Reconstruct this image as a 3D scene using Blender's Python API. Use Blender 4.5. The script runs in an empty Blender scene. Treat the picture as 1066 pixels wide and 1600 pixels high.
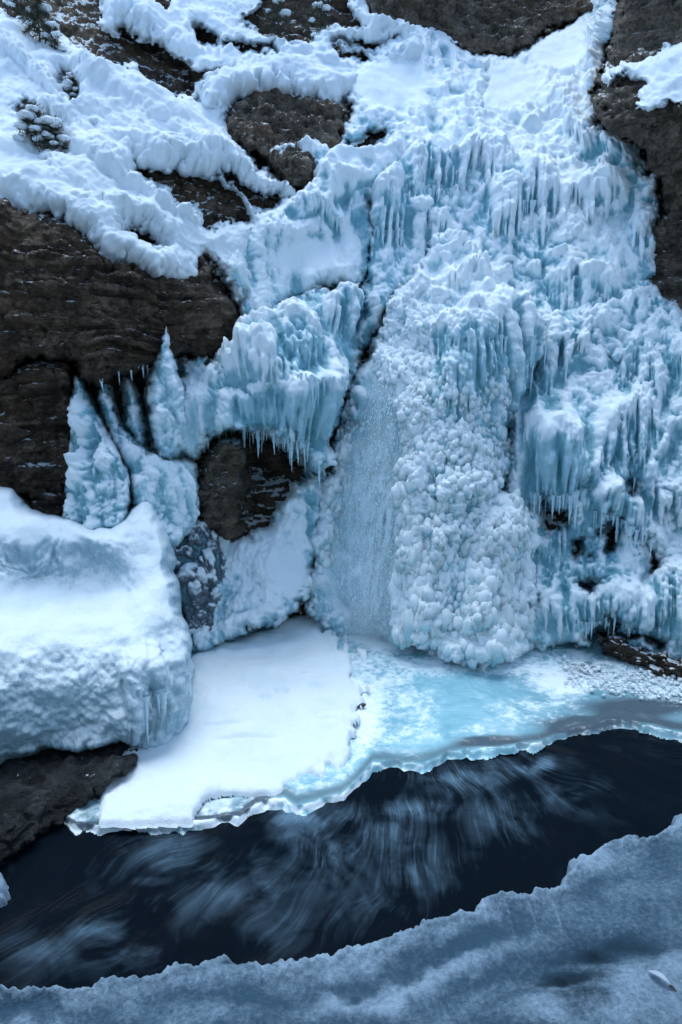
import bpy, math, time
import numpy as np
T0 = time.time()
rng = np.random.default_rng(7)
scene = bpy.context.scene
COL = scene.collection

# ------------------------------------------------------------------ camera frame
F = 1600 * 24.0 / 36.0
H = 5.0
PITCH = math.atan(250.0 / F)
cp, sp = math.cos(PITCH), math.sin(PITCH)
def ray(px, py):
    dx = (np.asarray(px, float) - 533.0) / F
    dy = -(np.asarray(py, float) - 800.0) / F
    return dx, cp + dy * sp, -sp + dy * cp
def at(px, py, Y):
    x, y, z = ray(px, py)
    s = Y / y
    return np.stack([x * s, np.broadcast_to(Y, np.shape(s)) * 1.0, H + z * s], -1)
def on_plane(px, py, z0):
    x, y, z = ray(px, py)
    s = (z0 - H) / z
    return np.stack([x * s, y * s, H + z * s], -1)

# ------------------------------------------------------------------ noise
def _hash(ix, iy, iz, seed):
    h = (ix.astype(np.uint32) * np.uint32(374761393) + iy.astype(np.uint32) * np.uint32(668265263)
         + iz.astype(np.uint32) * np.uint32(2147483647) + np.uint32((seed * 362437 + 12345) & 0xffffffff))
    h ^= h >> np.uint32(13); h *= np.uint32(1274126177)
    h ^= h >> np.uint32(16); h *= np.uint32(2246822519)
    h ^= h >> np.uint32(15)
    return h
def vnoise(p, seed=0):
    i = np.floor(p).astype(np.int64); f = p - i
    u = f * f * f * (f * (f * 6 - 15) + 10)
    r = 0
    for a in (0, 1):
        wx = u[..., 0] if a else 1 - u[..., 0]
        for b in (0, 1):
            wy = u[..., 1] if b else 1 - u[..., 1]
            for c in (0, 1):
                wz = u[..., 2] if c else 1 - u[..., 2]
                r = r + wx * wy * wz * (_hash(i[..., 0] + a, i[..., 1] + b, i[..., 2] + c, seed) / 4294967295.0)
    return r * 2 - 1
def fbm(p, octs=4, seed=0, gain=0.5, lac=2.03):
    a, r, t = 1.0, 0, 0
    for k in range(octs):
        r = r + a * vnoise(p, seed + k * 17); t += a
        a *= gain; p = p * lac + 3.7
    return r / t * 1.6
def worley(p, seed=0, jit=0.9):
    i = np.floor(p).astype(np.int64); f = p - i
    f1 = np.full(p.shape[:-1], 9.0); f2 = f1.copy(); idh = np.zeros(p.shape[:-1])
    for a in (-1, 0, 1):
        for b in (-1, 0, 1):
            for c in (-1, 0, 1):
                h = _hash(i[..., 0] + a, i[..., 1] + b, i[..., 2] + c, seed)
                ox = (h & np.uint32(1023)) / 1023.0; oy = ((h >> np.uint32(10)) & np.uint32(1023)) / 1023.0
                oz = ((h >> np.uint32(20)) & np.uint32(1023)) / 1023.0
                d = np.sqrt((a + .5 + (ox - .5) * jit - f[..., 0]) ** 2 + (b + .5 + (oy - .5) * jit - f[..., 1]) ** 2
                            + (c + .5 + (oz - .5) * jit - f[..., 2]) ** 2)
                m = d < f1
                f2 = np.where(m, f1, np.minimum(f2, d)); idh = np.where(m, ox * .5 + oz * .5, idh); f1 = np.where(m, d, f1)
    return f1, f2, idh
def domes(p, seed=0, r=0.8, jit=0.95):           # a union of round knobs of mixed sizes
    i = np.floor(p).astype(np.int64); f = p - i; out = np.zeros(p.shape[:-1])
    for a in (-1, 0, 1):
        for b in (-1, 0, 1):
            for c in (-1, 0, 1):
                h = _hash(i[..., 0] + a, i[..., 1] + b, i[..., 2] + c, seed)
                ox = (h & np.uint32(255)) / 255.0; oy = ((h >> np.uint32(8)) & np.uint32(255)) / 255.0
                oz = ((h >> np.uint32(16)) & np.uint32(255)) / 255.0; q = .5 + .5 * ((h >> np.uint32(24)) / 255.0)
                d = ((a + .5 + (ox - .5) * jit - f[..., 0]) ** 2 + (b + .5 + (oy - .5) * jit - f[..., 1]) ** 2
                     + (c + .5 + (oz - .5) * jit - f[..., 2]) ** 2)
                out = np.maximum(out, q * np.sqrt(np.clip(1 - d / (r * q) ** 2, 0, 1)))
    return out
def sstep(a, b, x):
    t = np.clip((x - a) / (b - a), 0, 1)
    return t * t * (3 - 2 * t)
def px3(px, py, s, seed=0):
    return np.stack([px / s, py / s, np.full_like(px, seed * 7.31)], -1)
def blur(a, n, it=2):
    if n < 1: return a
    for _ in range(it):
        for ax in (0, 1):
            pad = [(0, 0)] * a.ndim; pad[ax] = (n + 1, n)
            c = np.cumsum(np.pad(a, pad, mode='edge'), axis=ax)
            k = 2 * n + 1
            a = (np.take(c, np.arange(k, c.shape[ax]), ax) - np.take(c, np.arange(0, c.shape[ax] - k), ax)) / k
    return a

# ------------------------------------------------------------------ polygons and depth
def sdf(px, py, poly):
    P = np.asarray(poly, float); Q = np.roll(P, -1, 0)
    d = np.full(px.shape, 1e9); ins = np.zeros(px.shape, bool)
    for (ax, ay), (bx, by) in zip(P, Q):
        ex, ey = bx - ax, by - ay
        wx, wy = px - ax, py - ay
        t = np.clip((wx * ex + wy * ey) / (ex * ex + ey * ey + 1e-9), 0, 1)
        d = np.minimum(d, (wx - t * ex) ** 2 + (wy - t * ey) ** 2)
        c = ((ay <= py) & (by > py)) | ((by <= py) & (ay > py))
        xi = ax + (py - ay) * ex / (ey if abs(ey) > 1e-9 else 1e-9)
        ins ^= c & (px < xi)
    d = np.sqrt(d)
    return np.where(ins, d, -d)
def smooth_poly(poly, it=1):
    P = np.asarray(poly, float)
    for _ in range(it):
        Q = np.roll(P, -1, 0)
        P = np.stack([P * .75 + Q * .25, P * .25 + Q * .75], 1).reshape(-1, 2)
    return P
def zd(px, py, z):
    return (px, py, float(on_plane(px, py, z)[1]))
class TPS:
    def __init__(s, pts, lam=0.0):
        A = np.asarray(pts, float); s.c = A[:, :2] / 500.0; v = A[:, 2]; n = len(A)
        d = np.linalg.norm(s.c[:, None] - s.c[None], axis=-1)
        K = d * d * np.log(d + 1e-9) + lam * np.eye(n)
        Pm = np.concatenate([np.ones((n, 1)), s.c], 1)
        M = np.block([[K, Pm], [Pm.T, np.zeros((3, 3))]])
        s.w = np.linalg.solve(M, np.concatenate([v, np.zeros(3)]))
    def __call__(s, px, py):
        X = np.stack([px, py], -1) / 500.0
        r = s.w[-3] + X[..., 0] * s.w[-2] + X[..., 1] * s.w[-1]
        for c, w in zip(s.c, s.w[:-3]):
            q = (X[..., 0] - c[0]) ** 2 + (X[..., 1] - c[1]) ** 2
            r = r + w * 0.5 * q * np.log(q + 1e-12)
        return r
class Raster:                                   # a coarse raster of a depth field, read bilinearly
    def __init__(s, fn, x0, x1, y0, y1, st=8.0):
        s.x0, s.y0, s.st = x0, y0, st
        X, Y = np.meshgrid(np.arange(x0, x1 + 2 * st, st), np.arange(y0, y1 + 2 * st, st))
        s.g = fn(X, Y)
    def __call__(s, px, py):
        u = np.clip((px - s.x0) / s.st, 0, s.g.shape[1] - 1.001); v = np.clip((py - s.y0) / s.st, 0, s.g.shape[0] - 1.001)
        i = u.astype(int); j = v.astype(int); a = u - i; b = v - j
        g = s.g
        return (g[j, i] * (1 - a) + g[j, i + 1] * a) * (1 - b) + (g[j + 1, i] * (1 - a) + g[j + 1, i + 1] * a) * b

BASE_CTRL = [
 (-300,-250,18),(0,-250,20),(450,-250,21),(850,-250,24),(1000,-250,17),(1400,-250,14.5),
 (-300,-60,15.5),(-80,-60,17),(200,-60,18),(450,-60,19),(700,-60,20.2),(850,-60,22.5),(935,-60,22.5),(1000,-60,16),(1150,-60,15),(1400,-60,13.5),
 (-300,60,14),(-80,60,15),(100,60,15.3),(250,60,16.5),(450,60,17.5),(650,60,18.6),(770,60,20.2),(880,60,20.3),(935,60,19.4),(1000,60,15.6),(1120,60,14.6),(1400,60,13),
 (-300,180,12.5),(-80,180,13.2),(100,180,13.5),(250,180,14.3),(400,180,15.7),(450,180,16),(600,180,16.3),(750,180,16.9),(900,180,16.8),(1000,180,15),(1120,180,14),(1400,180,12.5),
 (-80,300,11.7),(100,300,12),(250,300,12.8),(400,300,14),(550,300,14.7),(700,300,15.2),(850,300,15.3),(960,300,14.9),(1030,300,14.6),(1120,300,14),(1400,300,12.3),(-300,340,11),
 (-80,450,11.2),(150,450,11.5),(300,450,12.3),(450,450,13.6),(600,450,14.1),(800,450,14.2),(950,450,13.8),(1120,450,13.2),(1400,450,12),
 (-80,590,11.3),(150,590,11.7),(250,590,12),(330,590,12.5),(450,590,13.1),(600,590,13.5),(800,590,13.2),(950,590,12.7),(1120,590,12.2),(-300,590,10.9),
 (-80,700,11.1),(100,700,11.2),(250,700,11.8),(310,700,11.95),(400,715,13.3),(350,740,12.2),(470,730,13.0),(600,700,13.0),(850,700,12.4),(1000,700,12),(1120,700,11.6),(1400,700,11.2),
 (-300,820,10.4),(-80,820,10.6),(100,820,10.8),(250,820,11.2),(330,790,11.9),(370,840,12.0),(500,820,12.5),(700,820,12.2),(870,820,11.8),(1000,820,11.5),(1120,820,11.1),
 (-80,950,10.2),(100,950,10.4),(300,950,11.4),(500,950,12),(700,950,11.8),(870,950,11.4),(1000,950,11.1),(1120,950,10.7),(1400,950,10.5),
 (-300,1030,10),(-80,1040,10.3),(300,1040,10.9),(600,1040,11.1),(870,1040,10.75),(1066,1040,10.55),(1400,1040,10.4),
 (-300,1110,9.8),(0,1110,9.8),(533,1110,9.85),(1066,1110,9.85),(1400,1110,9.85),
 (-300,1200,8.2),(0,1200,8.2),(533,1200,8.2),(1066,1200,8.2),(1400,1200,8.2),
 (-300,1400,6),(0,1400,6),(533,1400,6),(1066,1400,6),(1400,1400,6),(0,1650,4.4),(533,1650,4.4),(1066,1650,4.4),(-300,1650,4.4),(1400,1650,4.4)]
base_depth = Raster(TPS(BASE_CTRL), -330, 1420, -280, 1680, 8.0)

# ------------------------------------------------------------------ objects
def tag(o, label=None, cat=None, group=None, kind=None):
    if label: o['label'] = label
    if cat: o['category'] = cat
    if group: o['group'] = group
    if kind: o['kind'] = kind
    return o
def link_mesh(name, V, faces, mat, attrs=None, parent=None, smooth=True, uv=None):
    me = bpy.data.meshes.new(name)
    V = np.asarray(V, np.float32); faces = np.asarray(faces, np.int32)
    k = faces.shape[1]
    me.vertices.add(len(V)); me.vertices.foreach_set('co', V.ravel())
    me.loops.add(faces.size); me.loops.foreach_set('vertex_index', faces.ravel())
    me.polygons.add(len(faces)); me.polygons.foreach_set('loop_start', np.arange(0, faces.size, k, dtype=np.int32))
    me.polygons.foreach_set('loop_total', np.full(len(faces), k, np.int32))
    me.polygons.foreach_set('use_smooth', np.full(len(faces), smooth))
    for nm, a in (attrs or {}).items():
        at_ = me.attributes.new(nm, 'FLOAT', 'POINT'); at_.data.foreach_set('value', np.asarray(a, np.float32).ravel())
    me.update(calc_edges=True); me.validate()
    me.materials.append(mat)
    o = bpy.data.objects.new(name, me); COL.objects.link(o)
    if parent: o.parent = parent
    return o
def grid_faces(nr, nc, keep):
    idx = np.arange(nr * nc).reshape(nr, nc)
    q = np.stack([idx[:-1, :-1], idx[1:, :-1], idx[1:, 1:], idx[:-1, 1:]], -1)
    k = keep[:-1, :-1] & keep[1:, :-1] & keep[1:, 1:] & keep[:-1, 1:]
    q = q[k]
    used = np.zeros(nr * nc, bool); used[q.ravel()] = True
    remap = np.cumsum(used) - 1
    return remap[q], used
def grid_normals(P):
    du = np.gradient(P, axis=1); dv = np.gradient(P, axis=0)
    n = np.cross(dv, du)
    n /= np.linalg.norm(n, axis=-1, keepdims=True) + 1e-12
    return n                                    # faces the camera: dv points down, du points right

SHEETS = {}
class Ctx: pass
def sheet(name, poly, mat, detail, depth=None, T=0.25, w=22, holes=(), step=1.6, warp=((10, 40), (5, 13), (2.5, 5)), p=2.0,
          label=None, cat=None, group=None, kind=None, key=None, snowbias=0.0, sink=0.38, nblur=1, parent=None, seed=0, base=None, chaikin=True, hole_grow=3):
    poly = smooth_poly(poly) if chaikin else np.asarray(poly, float)
    lo = poly.min(0) - 14; hi = poly.max(0) + 14
    lo = np.maximum(lo, (-170, -170)); hi = np.minimum(hi, (1240, 1640))
    PX, PY = np.meshgrid(np.arange(lo[0], hi[0], step), np.arange(lo[1], hi[1], step))
    WX, WY = PX.copy(), PY.copy()
    for k, (amp, sc) in enumerate(warp):
        WX += amp * fbm(px3(PX, PY, sc, seed + 3 * k + 1), 2, 11 + k); WY += amp * fbm(px3(PX, PY, sc, seed + 3 * k + 2), 2, 51 + k)
    d = sdf(WX, WY, poly)
    for hp in holes: d = np.minimum(d, -sdf(WX, WY, smooth_poly(hp)) - hole_grow)
    e = np.clip(d / w, 0, 1)
    prof = (1 - (1 - e) ** p) ** (1 / p)
    bY = (base or base_depth)(PX, PY)
    oY = TPS(depth)(PX, PY) if depth else bY - T
    Y = bY + (oY - bY) * prof + np.where(d < 0, np.clip(-d / 6, 0, 1) * sink, 0)
    P = at(PX, PY, Y)
    N = grid_normals(blur(P, 2, 1))
    c = Ctx(); c.P, c.N, c.d, c.e, c.prof, c.PX, c.PY, c.step, c.seed = P, N, d, e, prof, PX, PY, step, seed
    c.P = at(PX, PY, oY)                          # noise is read on the unrolled surface, so rims are not combed
    Nu = grid_normals(blur(c.P, 2, 1)); N = .8 * Nu + .2 * N; N /= np.linalg.norm(N, axis=-1, keepdims=True); c.N = N
    c.snow = np.zeros(PX.shape); c.tint = np.zeros(PX.shape)
    h = detail(c)
    fade = 0.10 + 0.90 * sstep(-2, max(12, 1.1 * w), d)
    P2 = P + N * (h * fade)[..., None]
    N2 = grid_normals(blur(P2, nblur, 1))
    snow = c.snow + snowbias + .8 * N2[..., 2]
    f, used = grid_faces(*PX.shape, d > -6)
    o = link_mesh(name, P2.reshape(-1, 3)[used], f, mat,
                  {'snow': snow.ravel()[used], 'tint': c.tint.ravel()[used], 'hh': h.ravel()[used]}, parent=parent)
    tag(o, label, cat, group, kind)
    s = Ctx(); s.P, s.lo, s.step, s.d, s.obj = P2, lo, step, d, o
    SHEETS[key or name] = s
    print(f'{key or name}: {len(f)} faces  {time.time()-T0:.1f}s')
    return o
def surf(key, px, py):
    s = SHEETS[key]
    i = int(np.clip((px - s.lo[0]) / s.step, 0, s.P.shape[1] - 1)); j = int(np.clip((py - s.lo[1]) / s.step, 0, s.P.shape[0] - 1))
    return s.P[j, i]

# ------------------------------------------------------------------ detail recipes
def drip(h, decay):
    out = h.copy(); cur = h[0].copy()
    for i in range(1, h.shape[0]):
        cur = np.maximum(h[i], cur - decay[i]); out[i] = cur
    return out
def ellipses(c, L, soft=0.35):
    m = np.zeros(c.PX.shape)
    for (x, y, rx, ry) in L:
        q = np.sqrt(((c.PX - x) / rx) ** 2 + ((c.PY - y) / ry) ** 2)
        m = np.maximum(m, 1 - sstep(1 - soft, 1 + soft, q))
    return m
def lips(c, L):
    out = np.zeros(c.PX.shape)
    jag = fbm(np.stack([c.PX / 7, c.PY / 300, c.PX * 0 + 1.7], -1), 3, 91)
    wob = 5 * fbm(np.stack([c.PX / 16, c.PX * 0, c.PX * 0 + 4], -1), 2, 92)
    for k, (line, A, ln, up) in enumerate(L):
        line = np.asarray(line, float)
        yl = np.interp(c.PX, line[:, 0], line[:, 1]) + wob
        x0, x1 = line[0, 0], line[-1, 0]
        tx = np.clip(np.minimum(c.PX - x0, x1 - c.PX) / (0.22 * (x1 - x0)), 0, 1) ** 0.6
        tx = np.where((c.PX < x0) | (c.PX > x1), 0, tx)
        dy = c.PY - yl
        above = np.exp(-(np.minimum(dy, 0) / up) ** 2)
        L2 = ln * (0.62 + 0.55 * jag) * (0.5 + 0.5 * tx)
        below = np.clip(1 - np.maximum(dy, 0) / np.maximum(L2, 4), 0, 1) ** 0.45
        out = np.maximum(out, A * tx * np.where(dy < 0, above, below))
    return out
def ridges(c, L):
    out = np.zeros(c.PX.shape)
    for (line, A, w) in L:
        line = np.asarray(line, float); d = np.full(c.PX.shape, 1e9)
        for (ax, ay), (bx, by) in zip(line[:-1], line[1:]):
            ex, ey = bx - ax, by - ay
            t = np.clip(((c.PX - ax) * ex + (c.PY - ay) * ey) / (ex * ex + ey * ey), 0, 1)
            d = np.minimum(d, np.hypot(c.PX - ax - t * ex, c.PY - ay - t * ey))
        out = np.maximum(out, A * np.sqrt(np.clip(1 - (d / w) ** 2, 0, 1)))
    return out
def banks(c, L):
    out = np.zeros(c.PX.shape); under = np.zeros(c.PX.shape)
    wob = 5 * fbm(px3(c.PX, c.PY, 30, 4), 2, 93)
    for (line, A, w) in L:
        line = np.asarray(line, float); d = np.full(c.PX.shape, 1e9); sg = np.zeros(c.PX.shape)
        for (ax, ay), (bx, by) in zip(line[:-1], line[1:]):
            ex, ey = bx - ax, by - ay; l = math.hypot(ex, ey)
            t = np.clip(((c.PX - ax) * ex + (c.PY - ay) * ey) / (l * l), 0, 1)
            q = np.hypot(c.PX - ax - t * ex, c.PY - ay - t * ey)
            s_ = ((c.PY - ay) * ex - (c.PX - ax) * ey) / l
            sg = np.where(q < d, s_, sg); d = np.minimum(d, q)
        x = np.where(sg > 0, d + wob, d)
        up = np.clip(1 - (x / (w * 1.8)) ** 2, 0, 1) ** 1.2; dn = np.sqrt(np.clip(1 - (x / (w * .62)) ** 2, 0, 1))
        out = np.maximum(out, A * np.where(sg > 0, dn, up)); under = np.maximum(under, np.where(sg > -4, np.clip(1 - np.abs(x - w * .35) / (w * .6), 0, 1), 0))
    return out, under
def ice_detail(lip=(), curtain=(), smooth=(), ridge=(), lump=1.0, big=0.2, cells=(0.62, 0.27, 0.115), teal=(), frost=(), flute=1.0, bias=0.0, wet=(), dripw=.3):
    def fn(c):
        P = c.P; Q = P + 0.12 * np.stack([fbm(P * 1.7, 3, 5), fbm(P * 1.7, 3, 6), fbm(P * 1.7, 3, 7)], -1) 
        cw = np.clip(ellipses(c, curtain) + 0.15 * fbm(P * 0.9, 2, 31), 0, 1) if len(curtain) else np.clip(0.15 * fbm(P * 0.9, 2, 31), 0, 1)
        sm = ellipses(c, smooth) if len(smooth) else 0.0
        we = ellipses(c, wet, .45) if len(wet) else 0.0
        sm = np.maximum(sm, we)
        S = np.array([1, 1, 0.72])
        b0 = domes(Q * S / cells[0], 1 + c.seed); b1 = domes(Q * S / cells[1], 2 + c.seed); b2 = domes(Q * S / cells[2], 3 + c.seed)
        var = np.clip(.85 + .75 * fbm(P * .75, 2, 47), .4, 1.3)
        lw = lump * (1 - 0.75 * cw) * (1 - 0.85 * sm) * var
        L = lips(c, lip) if len(lip) else 0.0
        R = ridges(c, ridge) if len(ridge) else 0.0
        b3 = domes(Q * S / (cells[2] * .5), 4 + c.seed)
        rn = np.clip(.75 + .6 * fbm(P * 2.3, 2, 44), .2, 1.4)
        h = L + R * rn + lw * (big * b0 + 0.50 * cells[1] * b1 * (0.55 + 0.65 * b0)) + 0.11 * fbm(P * 1.1, 3, 41) * (1 - 0.5 * sm)
        cl = fbm(np.stack([P[..., 0] * 2.4, P[..., 1] * 2.4, P[..., 2] * .3], -1), 2, 48)
        h = h + .16 * (.5 - np.abs(cl)) * (1 - .9 * sm) * flute
        fl = fbm(np.stack([P[..., 0] * 9, P[..., 1] * 9, P[..., 2] * 0.9], -1), 3, 61)
        fl2 = fbm(np.stack([P[..., 0] * 24, P[..., 1] * 24, P[..., 2] * 1.6], -1), 2, 62)
        m_px = c.step * P[..., 1] / F
        dec = m_px * np.clip(1.0 - 0.45 * fl - 0.5 * cw - 0.3 * fl2, 0.12, 2)
        hd = drip(h, dec)
        h = h + (hd - h) * (dripw + (1 - dripw) * cw)
        fw = (0.22 + 0.78 * cw) * (1 - 0.9 * sm) * flute
        fine = np.clip(lump * (.35 + .65 * var) * (1 - 0.6 * cw) * (1 - 0.9 * sm), 0, 2)
        h = h + fw * (0.052 * fl + 0.034 * fl2) + fine * (0.55 * cells[2] * b2 * (.6 + .5 * b1) + 0.026 * b3)
        h = h + 0.006 * fbm(P * 14, 3, 71) * (1 - 0.75 * sm)
        te = ellipses(c, teal) if len(teal) else 0.0
        fr = ellipses(c, frost) if len(frost) else 0.0
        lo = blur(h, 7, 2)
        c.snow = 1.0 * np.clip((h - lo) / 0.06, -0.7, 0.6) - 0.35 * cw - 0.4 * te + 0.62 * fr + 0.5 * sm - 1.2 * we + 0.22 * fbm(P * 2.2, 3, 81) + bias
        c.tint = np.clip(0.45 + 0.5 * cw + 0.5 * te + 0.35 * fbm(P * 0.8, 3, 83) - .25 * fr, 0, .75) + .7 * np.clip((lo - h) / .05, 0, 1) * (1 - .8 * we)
        return h
    return fn
def snow_detail(bank=(), ridge=(), lump=1.0, cell=0.34, lip=(), amp=0.07, smooth=(), bias=0.6, diag=0.0, drape=0.0):
    def fn(c):
        P = c.P; Q = P + 0.10 * np.stack([fbm(P * 2, 2, 5), fbm(P * 2, 2, 6), fbm(P * 2, 2, 7)], -1)
        sm = ellipses(c, smooth) if len(smooth) else 0.0
        R = ridges(c, ridge) if len(ridge) else 0.0
        L = lips(c, lip) if len(lip) else 0.0
        pat = np.clip(0.55 + 0.9 * fbm(P * 0.8, 2, 21), 0.1, 1.3)
        edge = 0.6 + 0.5 * (1 - sstep(8, 50, c.d))
        b1 = domes(Q / cell, 2 + c.seed, 0.85); b2 = domes(Q / (cell * .42), 3 + c.seed, 0.85)
        lw = lump * (1 - 0.9 * sm) * pat * (edge if not diag else .45 + .75 * (1 - sstep(6, 45, c.d)))
        rn = np.clip(.8 + .6 * fbm(P * 1.6, 2, 44), .25, 1.4)
        b3 = domes(Q / (cell * .19), 4 + c.seed, 0.85)
        h = R * rn + L + 0.16 * fbm(P * 0.9, 3, 42) + lw * (amp * 1.3 * b1 + amp * 0.75 * b2 + amp * .35 * b3) + 0.05 * fbm(P * 3.4, 3, 43) * (1 - .7 * sm)
        if diag:
            q = fbm(np.stack([(c.PX * .8 + c.PY * .6) / 80, (c.PY * .8 - c.PX * .6) / 17, c.PX * 0 + 3.1], -1), 4, 45)
            h = h + diag * (np.abs(q) * 1.6 - .4) * (1 - .5 * sm)
        if len(bank):
            B, un = banks(c, bank); h = h + B * (.75 + .25 * rn) + un * (amp * 1.0 * b1 + amp * .6 * b2)
        if drape:
            fl = fbm(np.stack([P[..., 0] * 7, P[..., 1] * 7, P[..., 2] * 1.3], -1), 3, 61)
            dw = drape * (1 - sm)
            h = drip(h, c.step * P[..., 1] / F * np.clip(.45 - .35 * fl, .08, 1)) * dw + h * (1 - dw) + .03 * fl * drape * (1 - sm)
        h = h + 0.010 * fbm(P * 12, 3, 71) * (1 - .6 * sm)
        c.snow = np.full(h.shape, bias)
        c.tint = np.clip(0.3 + 0.3 * fbm(P, 2, 83), 0, 1)
        return h
    return fn
def rock_detail(amp=0.3, strata=0.12, inward=False, crack=1.0, tilt=0.05):
    def fn(c):
        P = c.P
        a = fbm(P * np.array([.8, .8, 1.1]), 4, 101 + c.seed)
        zz = P[..., 2] + tilt * P[..., 0] + 0.22 * fbm(P * 0.7, 3, 105)
        s = 0
        for k, (fr, am) in enumerate(((2.3, 1.0), (5.7, .5), (13, .25))):
            q = zz * fr + 0.5 * fbm(P * np.array([.6, .6, fr * .3]), 2, 111 + k); fq = q - np.floor(q)
            hh = _hash(np.floor(q).astype(np.int64), np.zeros(q.shape, np.int64), np.zeros(q.shape, np.int64), 5 + k) / 4294967295.0
            s = s + am * ((hh - .5) * sstep(0, .18, fq) * (1 - sstep(.82, 1, fq)) * 2) * np.clip(.35 + .9 * fbm(P * np.array([.9, .9, 1.6]), 2, 141 + k), 0, 1.2)
        f1, f2, idh = worley((P + .15 * np.stack([a, a, -a], -1)) * np.array([2.2, 2.2, 3.4]), 7 + c.seed)
        blk = (idh - .5) * sstep(0.0, 0.12, f2 - f1)
        f1b, f2b, idb = worley((P + .06 * np.stack([a, -a, a], -1)) * np.array([6, 6, 10]), 9 + c.seed)
        blk2 = (idb - .5) * sstep(0.0, 0.15, f2b - f1b)
        h = amp * .5 * a + strata * s + crack * (0.18 * blk + 0.085 * blk2 - .05 * (1 - sstep(0, .10, f2 - f1)) - .025 * (1 - sstep(0, .12, f2b - f1b))) + 0.05 * fbm(P * 7, 4, 121)
        if inward: h = h - (amp * .5 + strata + 0.1)
        c.tint = np.clip(.5 + .5 * fbm(P * .6, 3, 131), 0, 1)
        return h
    return fn

# ------------------------------------------------------------------ materials
def mat(name):
    m = bpy.data.materials.new(name); m.use_nodes = True
    nt = m.node_tree; nt.nodes.clear()
    return m, nt
class NB:
    def __init__(s, nt): s.nt = nt
    def n(s, t, **k):
        x = s.nt.nodes.new(t)
        for a, b in k.items():
            if a.startswith('i_'):
                key = a[2:]; key = int(key) if key.isdigit() else key.replace('_', ' ')
                s.set(x.inputs[key], b)
            else: setattr(x, a, b)
        return x
    def set(s, inp, v):
        if isinstance(v, bpy.types.NodeSocket): s.nt.links.new(v, inp)
        else: inp.default_value = v
    def attr(s, nm): return s.n('ShaderNodeAttribute', attribute_name=nm).outputs['Fac']
    def geo(s): return s.n('ShaderNodeNewGeometry')
    def noise(s, vec, scale, detail=4, rough=.55, dist=0):
        return s.n('ShaderNodeTexNoise', i_Vector=vec, i_Scale=scale, i_Detail=detail, i_Roughness=rough, i_Distortion=dist).outputs['Fac']
    def math(s, op, a, b=0.0, clamp=False):
        x = s.n('ShaderNodeMath', operation=op, use_clamp=clamp); s.set(x.inputs[0], a); s.set(x.inputs[1], b); return x.outputs[0]
    def maprange(s, v, a, b, c=0.0, d=1.0, smooth=True):
        return s.n('ShaderNodeMapRange', interpolation_type='SMOOTHSTEP' if smooth else 'LINEAR', i_Value=v, i_1=a, i_2=b, i_3=c, i_4=d).outputs[0]
    def mix(s, f, a, b):
        x = s.n('ShaderNodeMix', data_type='RGBA'); s.set(x.inputs[0], f); s.set(x.inputs[6], a); s.set(x.inputs[7], b); return x.outputs[2]
    def mixf(s, f, a, b):
        x = s.n('ShaderNodeMix', data_type='FLOAT'); s.set(x.inputs[0], f); s.set(x.inputs[2], a); s.set(x.inputs[3], b); return x.outputs[0]
    def ramp(s, f, stops):
        x = s.n('ShaderNodeValToRGB'); s.set(x.inputs[0], f)
        el = x.color_ramp.elements
        while len(el) < len(stops): el.new(0.5)
        for e, (p, c) in zip(el, stops): e.position = p; e.color = (*c, 1)
        return x.outputs[0]
    def bump(s, h, strength, dist): return s.n('ShaderNodeBump', i_Height=h, i_Strength=strength, i_Distance=dist).outputs[0]
    def scale(s, vec, v):
        x = s.n('ShaderNodeVectorMath', operation='MULTIPLY'); s.set(x.inputs[0], vec); x.inputs[1].default_value = v; return x.outputs[0]
    def out(s, sh): s.nt.links.new(sh, s.n('ShaderNodeOutputMaterial').inputs[0])

SNOW_C = (0.81, 0.88, 0.91, 1)
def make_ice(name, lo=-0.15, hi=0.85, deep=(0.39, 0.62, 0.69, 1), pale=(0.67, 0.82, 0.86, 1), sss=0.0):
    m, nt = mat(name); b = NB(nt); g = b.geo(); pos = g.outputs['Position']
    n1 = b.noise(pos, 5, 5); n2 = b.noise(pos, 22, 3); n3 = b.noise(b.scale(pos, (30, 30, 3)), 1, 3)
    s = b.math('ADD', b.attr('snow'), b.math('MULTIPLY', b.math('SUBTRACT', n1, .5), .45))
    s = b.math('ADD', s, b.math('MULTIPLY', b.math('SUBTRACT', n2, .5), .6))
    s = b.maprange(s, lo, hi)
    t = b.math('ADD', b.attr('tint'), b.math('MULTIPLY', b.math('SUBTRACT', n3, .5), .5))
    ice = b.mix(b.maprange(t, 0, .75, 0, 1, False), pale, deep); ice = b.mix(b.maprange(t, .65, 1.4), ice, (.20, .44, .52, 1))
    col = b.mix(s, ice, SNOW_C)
    bp = b.bump(b.math('ADD', b.noise(pos, 60, 4), b.math('MULTIPLY', n3, .8)), .8, .016)
    p = b.n('ShaderNodeBsdfPrincipled', i_Base_Color=col, i_Roughness=b.mixf(s, .24, .75), i_Normal=bp)
    p.inputs['Specular IOR Level'].default_value = .45
    if sss:
        b.set(p.inputs['Subsurface Weight'], b.mixf(s, sss, .08)); p.inputs['Subsurface Radius'].default_value = (.3, .7, 1.0)
        p.inputs['Subsurface Scale'].default_value = .09
    b.out(p.outputs[0]); return m
def make_snow(name):
    m, nt = mat(name); b = NB(nt); pos = b.geo().outputs['Position']
    col = b.mix(b.maprange(b.noise(pos, 1.3, 4), .35, .7), (0.83, 0.89, 0.92, 1), (0.76, 0.84, 0.88, 1))
    bp = b.bump(b.math('ADD', b.noise(pos, 45, 5), b.noise(pos, 140, 2)), .6, .018)
    p = b.n('ShaderNodeBsdfPrincipled', i_Base_Color=col, i_Roughness=.8, i_Normal=bp)
    p.inputs['Specular IOR Level'].default_value = .25
    b.out(p.outputs[0]); return m
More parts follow.
